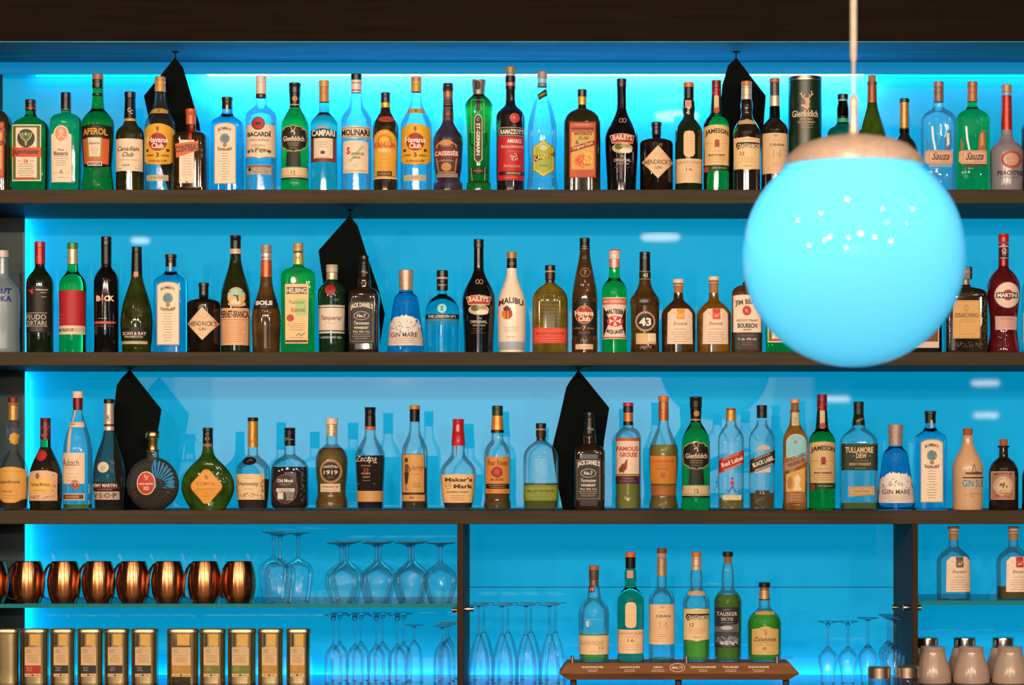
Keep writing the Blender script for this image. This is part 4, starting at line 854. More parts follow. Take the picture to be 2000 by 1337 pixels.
T2(spec(b2, '541:11.5 550:12 560:13.5 575:17.5 590:22 604:26 616:28 630:28.3 660:27.3 684:26.6', ('dark', (.070, .036, .010)), [('c', 478, 494, 10.5, 10.3, 'a08a80'), ('f', 494, 508, 10.3, 10.5, 'cfc0b4'), ('f', 508, 541, 10.6, 11.5, 'c85a2c')],
   ['neck_print', ('T', 'BOLS', 0, 503, 16, 4, '5a4a44', {'b': .03}), ('L', -8, 8, 516, 530, 3, 'f0a078'), 'front_label', ('P', [(-21, 585), (20, 585), (25, 600), (23, 604), (-24, 604), (-26, 600)], '181420'), ('T', 'BOLS', -2, 592.5, 34, 9.5, 'eadcd4', {'b': .06}), ('L', -12, 8, 600, 600, 1, 'b8a8a0')], ribs=4.5), 520, 'brown ribbed bell-shaped liqueur bottle with orange neck foil')
T2(spec(b2, '515:9.5 519:10 523:16 527:25 533:31 541:33 680:32.5', ('full', (.03, .74, .08)), [('c', 475, 493, 10, 9.8, 'b89858'), ('f', 493, 516, 9.3, 11, 'd8c080')],
   ['neck_print', ('R', -10.4, 491, 10.4, 493.5, '17301c'), ('T', 'H', 0, 504, 7, 8, '7a6030'), ('L', -7, 7, 511, 511, 1, '8a6a34'),
    'shoulder_emblem', ('O', 0, 533, 9, 7, '0c4a1c', 1.8),
    'front_label', ('P', [(-24.5, 554), (-12, 557.5), (0, 558.5), (12, 557.5), (23.5, 554), (22, 673), (-24, 673)], '2a1a12'), ('P', [(-23.5, 555.5), (-12, 559), (0, 560), (12, 559), (22.5, 555.5), (21, 671.5), (-23, 671.5)], 'ecc890'), ('R', -21, 562, 19, 575, '4a2414'), ('P', [(-4, 585), (18, 585), (19, 617), (-2, 617)], 'a8cc8c'), ('E', -13, 622, 7, 7, 'b83020'), ('R', -22.5, 665, 20, 669, '3a2014'),
    ('T', 'HELBING', -1, 568.5, 38, 10, 'f0e0c4', {'b': .03}), ('T', 'Feinster', 0, 591, 30, 7, '8a8a5c', {'b': .01}), ('T', 'Kümmel', 2, 606, 26, 9, 'a05a3c', {'b': .01}), ('L', -20, 18, 633, 645, 4, 'a08050'), ('Z', [(-2, 656), (5, 652), (8, 657), (15, 650)], 1, '3a2a1c'), ('L', -20, 18, 660, 660, 1, 'a08050')], n=5, dep=.6), 582.5, 'tall square bright green bottle with gold neck label and a small red seal')
T2(spec(b2, '546:10.5 550:12 554:17 560:23 568:27 578:28 600:26.5 684:25.5', ('dark', (.008, .030, .012)), [('c', 517, 532, 11.8, 11.3, 'c8b49c'), ('f', 532, 546, 11, 11, 'c0ac94')],
   ['red_seal', ('E', -1, 567.5, 10.5, 10.5, 'a81c24'), ('S', -1, 567, 5, 5, 12, 2, '6a1018'),
    'front_label', ('R', -26, 597, 25.5, 601, 'd8d0cc'), ('R', -26, 602.5, 25.5, 646, 'e8dac8'), ('R', -26, 648, 25.5, 652, 'd8d0cc'), ('T', 'Tanqueray', 0, 623, 42, 11, '6a3448', {'sh': .3}), ('L', -12, 12, 632, 632, 1, 'a89888'), ('T', 'LONDON DRY GIN', 0, 660, 40, 4.5, 'c8d0c4', {'b': .02}), ('L', 6, 16, 586, 588, 2, '7aa08a')], name='gin_bottle'), 648.5, 'dark green gin bottle with cream cap, red wax seal and cream band')
JACK = spec(b2, '540:11 548:13.3 555:13 560:13.2 564:20 569:26 575:29.3 582:30 682:29.5', ('dark', (.018, .010, .005)), [('c', 499, 516, 9, 9.5, '17130f'), ('f', 516, 541, 10, 12, '1a1410')],
   ['neck_print', ('T', "JACK", 2, 532, 13, 5, 'b8a890', {'rot': 20, 'b': .02}), 'front_label', ('R', -27, 590, 22, 672, '15110f'), ('Q', -25, 593, 20, 668, '9a8c80', .8),
    ('T', "JACK DANIEL'S", -2, 602, 43, 12, 'e8dccc', {'b': .035, 'arc': 4}), ('O', -2.5, 618, 15, 8.5, 'd8c8b8', 1), ('T', 'No.7', -2.5, 618, 17, 7, 'e8dccc', {'b': .03}), ('T', 'Tennessee', -2.5, 632, 30, 7, 'e8dccc', {'sh': .25, 'b': .01}), ('T', 'WHISKEY', -2.5, 641.5, 29, 5, 'e8dccc', {'b': .03}), ('T', '70cl 40% Vol.', -2.5, 649, 33, 4, 'd0c4b4', {'b': .02}), ('L', -22, 17, 654, 662, 3, 'c8bcac'),
     ('L', 25, 28, 596, 668, 26, '8a7c70')], n=6, dep=.92, name='whisky_bottle')
T2(JACK, 711, 'square black-labelled whiskey bottle on the middle shelf, in front of a black panel')
MARE = spec(b2, '567:13.5 571:14 575:18 580:22 600:26 630:30.5 655:34 678:36.5', ('full', (.06, .50, .80)), [('f', 527, 567, 14.8, 13, 'c0a898')],
   ['leaf_label', ('P', [(-33, 640), (-28, 628), (-18, 622), (-4, 619), (8, 622), (20, 628), (28, 640), (34, 658), (34, 676), (-34, 676), (-33.5, 655)], 'e9d6cc'),
    ('S', -2, 636, 31, 17, 230, 4.6, 'f6ece6'), ('S', -2, 640, 30, 12, 24, 2.6, '4a80b8'), ('T', 'GIN MARE', -2, 655, 52, 9.5, '2a2420', {'b': .005}), ('L', -28, 28, 663, 671, 3, '9a8478'), ('L', -22, 14, 589, 592, 2, '1a4a90')], name='gin_bottle')
T2(MARE, 793, 'cone-shaped blue gin bottle with silver cap, standing on the middle shelf')
T2(spec(b2, '567:8.5 575:9 578:14 584:22 592:28 601:32 611:33.3 682:32.5', ('full', (.25, .86, .92)), [('c', 528, 541, 11.3, 11.3, '1a1614'), ('r', 541, 545, 11.5, 11.5, 'c8a898'), ('c', 545, 567, 11.2, 11, '1a1614')],
   ['neck_print', ('T', 'Superior', 0, 557, 16, 4, W, {'sh': .3}), 'emblem', ('E', 1, 604, 9, 9, '9fe0ec'), ('T', '1', 1, 604, 5, 9, '4a8a9c'),
    'front_label', ('R', -33, 615, 33, 624, '1a1a1c'), ('R', -32.5, 624.5, 32.5, 628, '58808c'), ('T', 'THE LONDON Nº1', 0, 619.5, 54, 5.5, 'e8e0d4', {'b': .02}), ('L', -30, 30, 631, 635, 2, '3a6a7c')], name='gin_bottle'), 864, 'short turquoise gin bottle with black cap and thin black band')
T2(BAIL, 935, 'black long-necked cream liqueur bottle on the middle shelf, left of the white bottle', k=1.0)
T2(spec(b2, '524:10 535:10.5 545:12.5 556:16.5 568:21.5 580:25.5 592:27.5 605:28 640:27.6 675:26.5 684:25', ('ceramic', 'f6e2d2'), [('c', 492, 505, 10, 9.6, 'b07a3c'), ('f', 505, 524, 9.5, 10, '221a18')],
   ['neck_print', ('L', -7, 7, 514, 517, 2, 'c89a6c'),
    'palm_emblem', ('P', [(-18, 609), (-8, 604), (1, 608), (2, 618), (-4, 625), (-14, 624), (-19, 617)], 'e8862c'), ('P', [(-6, 607), (1, 608), (2, 618), (-4, 624)], 'a8381c'), ('Z', [(-9, 624), (-10, 612), (-8, 604)], 1.6, '4a1c14'), ('S', -9, 604, 9, 4, 20, 3.6, '6a241a'),
    'printed_lettering', ('T', 'MALIBU', -1, 594, 48, 12, '4a3026', {'b': .03, 'arc': 6}), ('L', -16, 14, 640, 648, 3, 'b08a6c'), ('L', -10, 8, 659, 659, 1, '8a6a54'),
    'foot_print', ('P', [(-26.5, 668), (-10, 671), (10, 670), (26.8, 664), (26, 684), (-25, 684)], 'a8b4c0')]), 999.5, 'white coconut rum bottle with palm tree print on the middle shelf')
BULL = lambda g, lab, ink, fill=None: spec(b2, '552:9.5 556:14 561:21 568:28 577:33 588:35 684:34.5', g, [('c', 518, 528, 10.3, 10.3, '15110f'), ('r', 528, 532, 9, 9, 'b89068'), ('f', 532, 546, 10.3, 10, '3a2418'), ('r', 546, 553, 8.8, 9, '241a14')],
   ['embossing', ('L', -24, 20, 577, 577, 1, ink[2]), ('L', -22, 22, 590, 630, 7, ink[2]),
    'front_label', ('R', -34, 641, 34, 671, lab), ('R', -34, 643, 34, 644, ink[1]), ('R', -34, 668, 34, 669, ink[1]), ('T', 'BULLEIT BOURBON', 0, 652, 52, 5.5, ink[0], {'b': .02}), ('L', -26, 26, 659, 664, 2, ink[0])], fill=fill, n=3, dep=.7, name='whisky_bottle')
T2(BULL(('dark', (.115, .085, .010)), 'e0482a', ('7a1c10', 'a8301c', '8a7424')), 1074.5, 'olive amber flask-shaped whiskey bottle with orange band on the middle shelf')
T2(spec(b2, '489:10 500:11 515:13.5 530:17 548:20.8 565:23.5 585:25 640:25.2 660:25 665:25.8 684:25.5', ('dark', (.060, .026, .007)), [('c', 465, 474, 10.3, 10, '17120f'), ('f', 474, 490, 9.8, 10, '1a1411')],
   ['neck_print', ('L', -7, 7, 482, 486, 2, 'd8b070'), 'neck_emblem', ('O', 1, 533, 10, 9, 'b08050', 1.2), ('E', 1, 533, 7, 7, '2a1a10'), ('T', '7', 1, 533, 5, 8, 'd8a860', {'b': .02}),
    'front_label', ('A', -22, 585, 23, 657, '120c0a', 12), ('E', -1, 616, 17, 17, 'b3281c'), ('O', -1, 616, 17.5, 17.5, 'd8c0a0', 1), ('T', 'Havana', -1, 612.5, 37, 10, 'f7ead8', {'b': .03}), ('T', 'Club', -1, 623.5, 23, 10, 'f7ead8', {'b': .03}), ('T', '7', -1, 642, 6, 9, 'd8a860', {'b': .03}), ('T', 'AÑEJO', -14, 642, 15, 4, 'c09050'), ('T', 'AÑOS', 11, 642, 13, 4, 'c09050'), ('L', -13, 12, 650, 652, 2, 'b0442c'), ('S', -1, 600, 5, 5, 8, 3, 'c0b040'),
    'lower_label', ('R', -18, 673, 16, 683, 'e3c8a0'), ('L', -13, 12, 678, 678, 1, 'a88a60')], name='rum_bottle'), 1142, 'tall brown rum bottle with red round emblem, middle shelf')
T2(spec(b2, '523:10.5 541:11 547:14 553:19 560:23 568:24.8 576:25 684:24.5', ('full', (.03, .78, .08)), [('c', 488, 506, 11, 11, 'ecc8bc'), ('f', 506, 523, 11.2, 11, 'e0a098')],
   ['neck_print', ('R', -11, 487.8, 11, 490, 'c0241f'), ('L', -8, 8, 512, 519, 2, 'c04434'),
    'front_label', ('R', -23.5, 582, 23.5, 663, 'f0d8c8'), ('R', -23.5, 584, 23.5, 596, 'd86a50'), ('P', [(-22, 599), (-12, 622), (-12, 634), (-22, 659)], '1c1612'), ('P', [(22, 599), (14, 622), (14, 634), (22, 659)], '1c1612'), ('E', 1, 628.5, 16, 10.5, 'cc2a24'), ('P', [(-10, 623), (0, 628), (-10, 634)], 'f0e0d4'), ('P', [(12, 623), (2, 628), (12, 634)], 'f0e0d4'), ('P', [(-3, 620), (5, 620), (1, 628)], 'f0e0d4'), ('P', [(-3, 637), (5, 637), (1, 629)], 'f0e0d4'),
     ('T', 'MALTESERKREUZ', 0, 590, 42, 6, 'f0d0c0', {'b': .02}), ('T', 'MALTESER', 0, 612, 36, 9, '2a1a14', {'b': .03, 'arc': 3}), ('T', 'AQUAVIT', 1, 647, 34, 9, '2a1a14', {'b': .03, 'arc': -3}), ('R', -23.5, 659, 23.5, 661, 'c84434')]), 1200, 'bright green bottle with white cap and a red cross oval on its label')
T2(spec(b2, '546:11.5 555:12.5 563:15.5 572:21 579:26 585:29 592:29.5 597:28.6 630:28 660:27.5 684:28.5', ('dark', (.055, .028, .008)), [('c', 492, 508, 10.6, 10.6, '15110f'), ('f', 508, 530, 10.5, 11, '191410')],
   ['neck_label', ('R', -11.5, 530, 11.5, 546, 'b08868'), ('R', -11.5, 531.5, 11.5, 544.5, '191210'), ('T', '43', 1, 538, 9, 8, 'e0c4a4', {'b': .03}),
    'front_label', ('E', 0, 629, 19.5, 19.5, 'd8a888'), ('E', 0, 629, 18, 18, '8a5a44'), ('E', 0, 629, 15.5, 15.5, '120e0d'), ('O', 0, 629, 17, 17, 'e8c8ac', .6), ('T', '43', 0, 630, 24, 16, 'f4e8dc', {'b': .04}),
    'lower_label', ('R', -18, 652, 21, 673, 'd8b880'), ('R', 5, 652, 21, 668, 'ecdcc0'), ('R', -17, 676, 20, 681, '1a1210'), ('T', 'Licor 43', 2, 678.5, 20, 4, 'd86a4c', {'b': .03})]), 1259.5, 'brown bottle with a round black emblem reading 43')
def apoth(g, sq, fill=None, shift=0, top=545):
    a = top
    return spec(b2, '572:9.5 584:10 589:14 594:20 600:26 607:31 616:33.3 684:32.8', g, [('c', a, a + 8, 11.5, 11, 'ecd4c4'), ('k', a + 8, a + 12, 9, 9, 'b08050'), ('r', a + 12, a + 14, 11.8, 11.8, 'c8b8a0'), ('k', a + 14, 572, 8.8, 8.8, 'b88450')],
    ['front_label', ('P', [(-22 + shift, 613), (-13 + shift, 604), (18 + shift, 604), (26 + shift, 613), (27 + shift, 673), (-23 + shift, 673)], 'edd2bc'), ('R', -4 + shift, 604.5, 11 + shift, 625, sq), ('T', 'Brennerei', 3 + shift, 633, 26, 7, '8a6a54', {'sh': .4}), ('Z', [(-20 + shift, 622), (-10 + shift, 612), (-2 + shift, 624)], .7, 'b09078'), ('T', 'al', 4 + shift, 617, 8, 7, 'ecc8a0', {'sh': .4}), ('L', -10 + shift, 14 + shift, 644, 644, 1, 'b0604c'), ('L', -17 + shift, 22 + shift, 650, 668, 5, '9a7a64')], fill=fill, name='brandy_bottle', n=2.3, dep=.9)
T2(apoth(('dark', (.045, .020, .006)), 'e09a34'), 1325, 'round-shouldered dark amber bottle with cork and an orange square on its label')
T2(apoth(('dark', (.155, .070, .008)), 'd8402c', top=540), 1394, 'round-shouldered golden amber bottle with cork and a red square on its label')
T2(spec(b2, '556:11 560:20 566:27 574:29.5 600:30 684:30', ('dark', (.060, .026, .010)), [('s', 537, 549, 1.2, 4.5, '2a1c18'), ('r', 549, 558, 6, 10, '2a1a14')],
   ['front_label', ('A', -29.5, 577, 29.5, 650, 'ecd6c0', 3), ('E', -1, 608, 8.5, 9.5, 'c0201f'), ('T', 'R', -1, 608, 6, 7, 'e8a49a', {'b': .02}), ('T', 'JIM BEAM', 0, 592, 48, 13, '2a1c18', {'b': .03, 'rot': -6}), ('T', "KENTUCKY STRAIGHT", 0, 627, 42, 4.5, '4a3028'), ('T', 'BOURBON', 0, 637, 38, 9.5, '2a1c18', {'b': .04}), ('T', 'WHISKEY', 0, 645, 18, 3.4, '4a3028'),
    'lower_label', ('R', -29.5, 651, 29.5, 684, '191414'), ('L', -18, 18, 656, 656, 1, 'b04a4c'), ('T', '1l. alc. 40% vol.', 0, 663, 36, 4.5, 'd8ccc4', {'b': .02}), ('L', -14, 14, 670, 674, 2, 'a85a4c')], n=5, dep=.8, name='whisky_bottle'), 1458, 'square bourbon bottle with pouring spout, half hidden by the left side of the globe')
T2(JAEG, 1530, 'green square bottle whose lower corner shows beneath the globe on the middle shelf', k=1.0)
T2(spec(b2, '560:11 570:20 580:27 590:30 684:30', BLK, [('c', 520, 560, 10.5, 10.5, '191412')], ['front_label', ('R', -25, 600, 23, 680, 'dcc8b0'), ('R', -23, 640, 21, 668, '6a3820')], n=5, dep=.7), 1808, 'dark bottle mostly hidden behind the lower right of the globe')
T2(spec(b2, '556:9 560:12 563:22 567:33 573:38.5 582:40 640:40 684:40.5', ('dark', (.016, .011, .006)), [('m', 521, 545, 12, 12, '17130f'), ('f', 545, 557, 7, 8, '9a7a5c')],
   ['cap_print', ('T', 'ORO', 2, 532, 14, 6, 'c8a86c', {'b': .03}), 'front_label', ('R', -29, 588, 24, 662, 'd9a860'), ('Q', -27.5, 590, 22.5, 660, 'b98440', .6), ('T', 'DISARONNO', -2, 617, 45, 9, '3a2010', {'b': .01}), ('O', -3, 603, 4, 6, '9a6a30', 1), ('L', -18, 14, 626, 630, 2, 'a87838'), ('L', -18, 14, 654, 654, 1, 'a87838'), ('P', [(24, 615), (28, 622), (27, 636), (24, 640)], 'ecd8b0'),
    'pressed_pattern', ('S', -35, 626, 3.5, 46, 70, 1.6, '6a5a44'), ('S', 33, 626, 4, 46, 70, 1.6, '6a5a44'), ('S', 0, 674, 34, 5, 60, 1.6, '6a5a44'), ('S', 0, 576, 32, 4, 40, 1.4, '5a4a38')], n=7, dep=.65), 1886, 'broad square dark bottle with textured glass and golden label, right of the globe')
T2(spec(b2, '520:10 524:11 530:17 538:24 548:29.5 560:32 575:32 600:29.5 625:27 645:26.5 660:28 675:31 684:32', ('dark', (.090, .006, .008)), [('c', 457, 473, 10.6, 10.3, 'b81c1f'), ('f', 475, 481, 10.3, 10.3, 'b8202a'), ('f', 481, 520, 9.8, 10, '7a0f16')],
   ['neck_label', ('R', -9.9, 480, 9.9, 505, 'c8b4ac'), ('R', -9.8, 481.5, 9.8, 503.5, '1e1414'), ('S', 1, 492, 6, 7, 22, 3, 'd8a49c'),
    'round_label', ('E', 3, 578, 25.5, 25.5, 'c89a94'), ('E', 3, 578, 24, 24, 'ecd4c8'), ('E', 3, 578, 10.5, 10.5, 'c02024'), ('R', -19, 573, 24, 584, '1a2014'), ('T', 'MARTINI', 2.5, 578.5, 39, 8, 'f0e4dc', {'b': .04}),
    'lower_label', ('P', [(-20, 618), (24, 619), (23, 645), (-19, 645)], 'd8aca4'), ('T', 'ROSSO', 3, 624, 24, 5, 'b0544c'), ('L', -14, 20, 630, 640, 4, 'b8746c')]), 1960, 'deep red vermouth bottle with round white label, far right of the middle shelf', tilt=0)
T2(spec(b2, '520:10 540:14 555:22 570:25 684:25', ('full', (.3, .8, .8)), [('c', 480, 520, 10, 10, '9a8a80')], ['front_label', ('R', -24, 612, 24, 670, 'd8c8c0')]), 2021, 'pale teal bottle cut off by the right edge of the photo, on the middle shelf')

# ---- lowest wooden shelf
G3 = 'bottles on the lowest wooden shelf'
def T3(sp, cx, label, **kw): return place(sp, cx, label, ob=R3, group=G3, **kw)
b3 = R3
def fire(n, x, y, a, b, c): return ('S', x, y, a, b, n, 2.2, c)
T3(spec(b3, '820:9.5 828:12 838:14.3 848:13.5 860:11.5 870:9.5 880:11 890:17 903:24 918:28.5 930:29.3 990:28', EMP, [('c', 775, 786, 10.3, 10, '7a1c20'), ('f', 786, 791, 11.5, 11, 'b08a4c'), ('f', 791, 820, 9.5, 9.5, 'c8964c')],
   ['neck_medal', ('P', [(-3, 848), (5, 845), (13, 848), (15, 857), (11, 866), (5, 868), (-3, 865), (-6, 857)], 'dca040'), ('S', 5, 857, 8, 8, 12, 2.4, 'f0c468'),
    'front_label', ('A', -28, 911, 28, 974, 'dba450', 10), ('P', [(-28, 972), (28, 972), (10, 981), (-10, 981)], 'dba450'), ('L', -24, 24, 920, 920, 1, 'b07a30'), ('T', 'Rapidoux', -3, 941, 44, 9, '4a2c1c', {'b': .01}), ('T', 'VSOP', -6, 959, 22, 4, '8a5a2c'), ('L', -20, 20, 967, 972, 2, 'b07a30')], fill=(930, (.10, .035, .01)), name='brandy_bottle'), 26, 'bottle with knobbly clear neck, gold medal and gold label, left end of the lowest shelf')
T3(spec(b3, '873:10.5 880:13.5 892:19.5 905:25.5 918:29.8 932:32.3 950:32.8 975:32 990:30', ('dark', (.014, .012, .006)), [('f', 816, 822, 10.3, 10, '6a2020'), ('f', 822, 858, 10, 10.3, '6a1c1e'), ('r', 858, 873, 9.8, 10.5, (.05, .62, .12), 'full')],
   ['neck_print', ('S', 0, 840, 9, 17, 26, 3, 'a05a50'), 'red_seal', ('E', -5, 889, 11.5, 10.5, 'b8262a'), ('O', -5, 889, 10, 9, '7a1418', 1),
    'front_label', ('A', -32, 918, 27, 977, 'e0b490', 8), ('R', -27, 934, 18, 961, 'e6bc58'), ('E', -9, 929, 4, 6, '8a6a3c'), ('T', 'Cardenal Mendoza', -4, 945, 38, 7, '5a4a40', {'b': .01}), ('L', -18, 10, 957, 957, 1, '8a6a34'), ('S', 22, 945, 3, 24, 12, 2, 'b06a50'), ('S', -4, 970, 26, 3, 14, 2.2, '9a4a3c')], name='brandy_bottle'), 89, 'dark round-shouldered brandy bottle with maroon neck and red oval seal')
T3(spec(b3, '800:9 810:10.5 822:13.5 835:18 848:22.5 862:26 876:28.3 890:29 990:28.3', EMP, [('c', 764, 777, 10.6, 10.3, 'ecd0bc'), ('f', 777, 800, 9.6, 9.2, '7a1c18')],
   ['strap', ('P', [(-5, 801), (-1, 801), (-6, 823), (-10, 823)], 'e0bc9c'), ('P', [(-21, 834), (-14, 823), (13, 824), (15, 834)], 'ecd0b4'), ('P', [(-14, 835), (-8, 835), (-10, 884), (-16, 884)], 'e6c6a4'), ('Z', [(-12, 836), (-13, 883)], 1.3, '8a3a24'), ('T', 'Asbach', -6, 828, 12, 3, '8a3a24'),
    'front_label', ('R', -28, 884, 18, 944, 'ecd0b4'), ('T', 'Asbach', -9, 903, 34, 13, '4a2418', {'b': .0}), ('L', -22, 4, 914, 914, 1, 'b08a70'), ('L', -22, 14, 925, 938, 3, 'b89478'),
    'seal', ('E', 1, 946, 9.5, 9.5, '8a2a1c'), ('O', 1, 946, 7.5, 7.5, 'd8a888', .8), ('T', 'A', 1, 946, 5, 6, 'd8a888'),
    'lower_label', ('R', -28, 963, 18, 976, 'e0c8b0'), ('R', -26, 965, 16, 974, '5a3420'), ('R', -20, 967, 8, 972, 'a8703c')], fill=(984, (.20, .34, .05)), name='brandy_bottle'), 152, 'tall clear nearly empty bottle with white cap, paper strap and cream label')
T3(spec(b3, '840:10.3 850:12 862:15.5 875:20 890:25 905:29 920:31.3 935:31.8 955:30.5 990:27.5', ('thin', (.50, .46, .40)), [('c', 779, 787, 10.5, 10.3, '17120f'), ('f', 787, 828, 9.6, 9.8, 'c4b0a4'), ('r', 828, 832, 10, 10, '6a2420'), ('f', 832, 840, 10, 10.3, 'd8c0b0')],
   ['neck_print', ('S', 0, 816, 3, 5, 6, 2.6, '2a2018'), 'round_emblem', ('E', -6, 912, 11.5, 10.5, 'd8c8b4'), ('S', -6, 912, 5, 6, 10, 2.4, 'a89078'),
    'front_label', ('R', -31, 941, 24, 957, '1a1210'), ('R', -31, 951, 24, 953.5, '7a1c1c'), ('R', -31, 959, 24, 975, 'c0a898'), ('T', 'RÉMY MARTIN', -4, 946.5, 48, 8, 'f0e0d0', {'b': .02}), ('L', -24, 18, 955.5, 955.5, 1, 'c8a890'), ('T', 'V·S·O·P', -4, 967, 46, 9.5, '3a2c28', {'b': .01})], fill=(950, (.09, .03, .01)), name='brandy_bottle'), 213, 'smoky clear teardrop cognac bottle with silver neck foil, in front of the black panel')
# cut-glass decanter with radial flutes
def decanter(cx, label):
    q = S; r = empty('crystal_decanter', (wx(cx, YB), YB, EYE + (VY - R3) * S), label, 'decanter', G3)
    cyy = 945.0; V = []; F = []; ns = 64; nr = 14; R0 = 51.5
    for side in (-1, 1):
        for j in range(nr + 1):
            t = j / nr; rr = math.sin(t * math.pi / 2)
            dz = math.cos(t * math.pi / 2)
            for i in range(ns):
                a = 2 * math.pi * i / ns; fl = 1 + (.07 if i % 2 else -.07) * (.3 + .7 * rr)
                x = R0 * rr * math.cos(a); y = R0 * rr * math.sin(a) * 1.03
                y = max(y, -(R3 - cyy)); V.append((x * q, side * 22 * dz * fl * q, (R3 - cyy + y) * q))
        o = 0 if side == -1 else (nr + 1) * ns
        for j in range(nr):
            for i in range(ns):
                a, b = o + j * ns + i, o + j * ns + (i + 1) % ns; F.append((a, b, b + ns, a + ns))
    ob = mesh_obj('body', V, F, EMP_D, r, sharp=20); bpy_fix(ob)
    lv = [((R3 - y) * q, math.sqrt(max(.01, 1 - ((y - cyy) / 53) ** 2)) * 48 * q, 2, .38) for y in (992.5, 985, 975, 965, 953)]
    Vv, Ff = loft(lv, 32); mesh_obj('liquid', Vv, Ff, mat('liquid', (.10, .03, .008)), r)
    def lt(nm, pr, m): lathe(nm, [(h * q, (R3 - y) * q) for y, h in pr], m, r, seg=24)
    gold = mat('metal', (.85, .60, .22), r=.22)
    lt('neck', [(900, 15), (893, 12.5), (882, 11.5), (879, 11.5)], EMP_D)
    lt('neck_collar', [(882, 12.2), (878, 12.2), (877, 11), (860, 10.5), (858, 11.5), (856, 11.5)], gold)
    lt('neck_ring', [(881.5, 12.4), (878.5, 12.4)], mat('cap', '5a2420'))
    lt('stopper', [(855, 13.5), (852, 14.5), (846, 14), (842, 12.5), (840, 10)], gold)
    def put(x, y, off): return (x * q, -((22 * math.sqrt(max(0, 1 - (x / 52) ** 2 - ((y - cyy) / 53) ** 2)) + 1.6) * q + off), (R3 - y) * q)
    build_decals(['oval_label', ('E', -9, 943, 18.5, 23, 'e8d0b0'), ('E', -9, 943, 16.8, 21.2, 'b8321f'), ('T', 'RÉMY MARTIN', -9, 944, 28, 4, 'f0d8c0', {'b': .03}), ('T', 'XO', -9, 953, 12, 8, 'f0d8c0', {'b': .03}), ('S', -9, 931, 4, 5, 8, 2.8, 'e8a888')], put, r, 1, 5)
EMP_D = mat('thin', (.95, .97, .96), e=.5, g=1.6, d=.04, k=.5)
decanter(298.5, 'round cut-glass cognac decanter with golden stopper and red oval label')
T3(spec(b3, '872:10 882:11.3 890:14.5 898:21 906:30 916:39 928:47 942:51.5 952:52 964:49.5 976:44.5 986:38.5 994:33', ('dark', (.022, .060, .006)), [('c', 835, 842, 10, 10, '15120e'), ('f', 842, 872, 9.6, 10, '191611')],
   ['neck_print', ('R', -9, 866, 9, 872, '8a6a4c'), ('S', 0, 853, 6, 8, 8, 2.4, 'b09a50'),
    'front_label', ('P', [(-5, 916), (5, 916), (30, 944), (31, 950), (29, 956), (5, 983), (-5, 983), (-29, 956), (-31, 950), (-30, 944)], 'b8702c'), ('P', [(-5, 917.5), (5, 917.5), (28.5, 945), (29.5, 950), (27.5, 955), (5, 981.5), (-5, 981.5), (-27.5, 955), (-29.5, 950), (-28.5, 945)], 'e09a34'), ('T', 'COMTAL', 0, 944, 38, 6.5, '8a5a24', {'b': .005}), ('S', 0, 931, 4, 4, 12, 2, '6a3a14'), ('L', -20, 20, 953, 956, 2, 'b0742c'), ('L', -6, 6, 962, 974, 3, 'a8682c')], dep=.42, name='brandy_bottle'), 406, 'flat round green bottle with orange diamond-shaped label')
T3(spec(b3, '873:9.7 887:10.3 893:15 899:22 906:28.5 915:33 930:33.3 950:32.5 970:31 990:29', EMP, [('c', 815, 822, 10.5, 10.3, '17120f'), ('f', 822, 873, 10, 10.3, 'cf9038')],
   ['neck_print', ('Z', [(-3, 860), (0, 864), (5, 850)], 1, '8a5a20'), 'seal', ('E', -4, 900, 13.5, 8, '17100e'), ('Z', [(-8, 901), (-3, 897), (2, 899)], 1.4, 'b0a090'),
    'front_label', ('R', -32, 925, 25, 975, 'e8c894'), ('R', -22, 928, 18, 975, 'eed4a8'), ('T', 'Hennessy', -5, 945, 40, 10, '4a2c18', {'b': .01}), ('S', -28, 950, 3, 23, 26, 2.4, 'a87a3c'), ('S', 21, 950, 3, 23, 26, 2.4, 'a87a3c'), ('S', -4, 966, 19, 4, 26, 2.4, 'b8894c'), ('L', -14, 8, 933, 954, 2, 'c09a64')], fill=(935, (.10, .03, .008)), name='brandy_bottle'), 494, 'clear half full cognac bottle with long golden neck and dark oval seal')
T3(spec(b3, '870:10.5 886:11 890:15 895:22 901:29.5 910:34.8 925:36.6 975:36.6 985:36 992:32', EMP, [('c', 835, 850, 11, 10.6, '17120f'), ('f', 850, 870, 10.6, 10.6, '17120e')],
   ['neck_print', ('S', 0, 857, 8, 3, 5, 2.6, 'c8b070'), 'front_label', ('E', -5, 954, 24, 29, '8a1c24'), ('E', -5, 954, 22.4, 27.4, '17100f'), ('T', 'Old Monk', -5, 938, 32, 7, 'f0e4d8', {'b': .02}), ('L', -20, 10, 945, 945, 1, 'c8b8a8'), ('L', -12, 2, 949, 949, 1, 'b82a30'), ('R', -23, 953, 13, 960, 'd8ccc4'), ('L', -20, 11, 956, 958, 2, '2a1c18'), ('R', -20, 961, -9, 974, 'e0d4c8'), ('L', -6, 14, 962, 975, 6, 'e0d4c8'), ('S', 28, 945, 4, 36, 40, 2, '5a6a74')], fill=(911, (.030, .012, .006)), n=3.2, dep=.8, name='rum_bottle'), 566, 'squat dark rum bottle with black cap and a red-rimmed oval label')
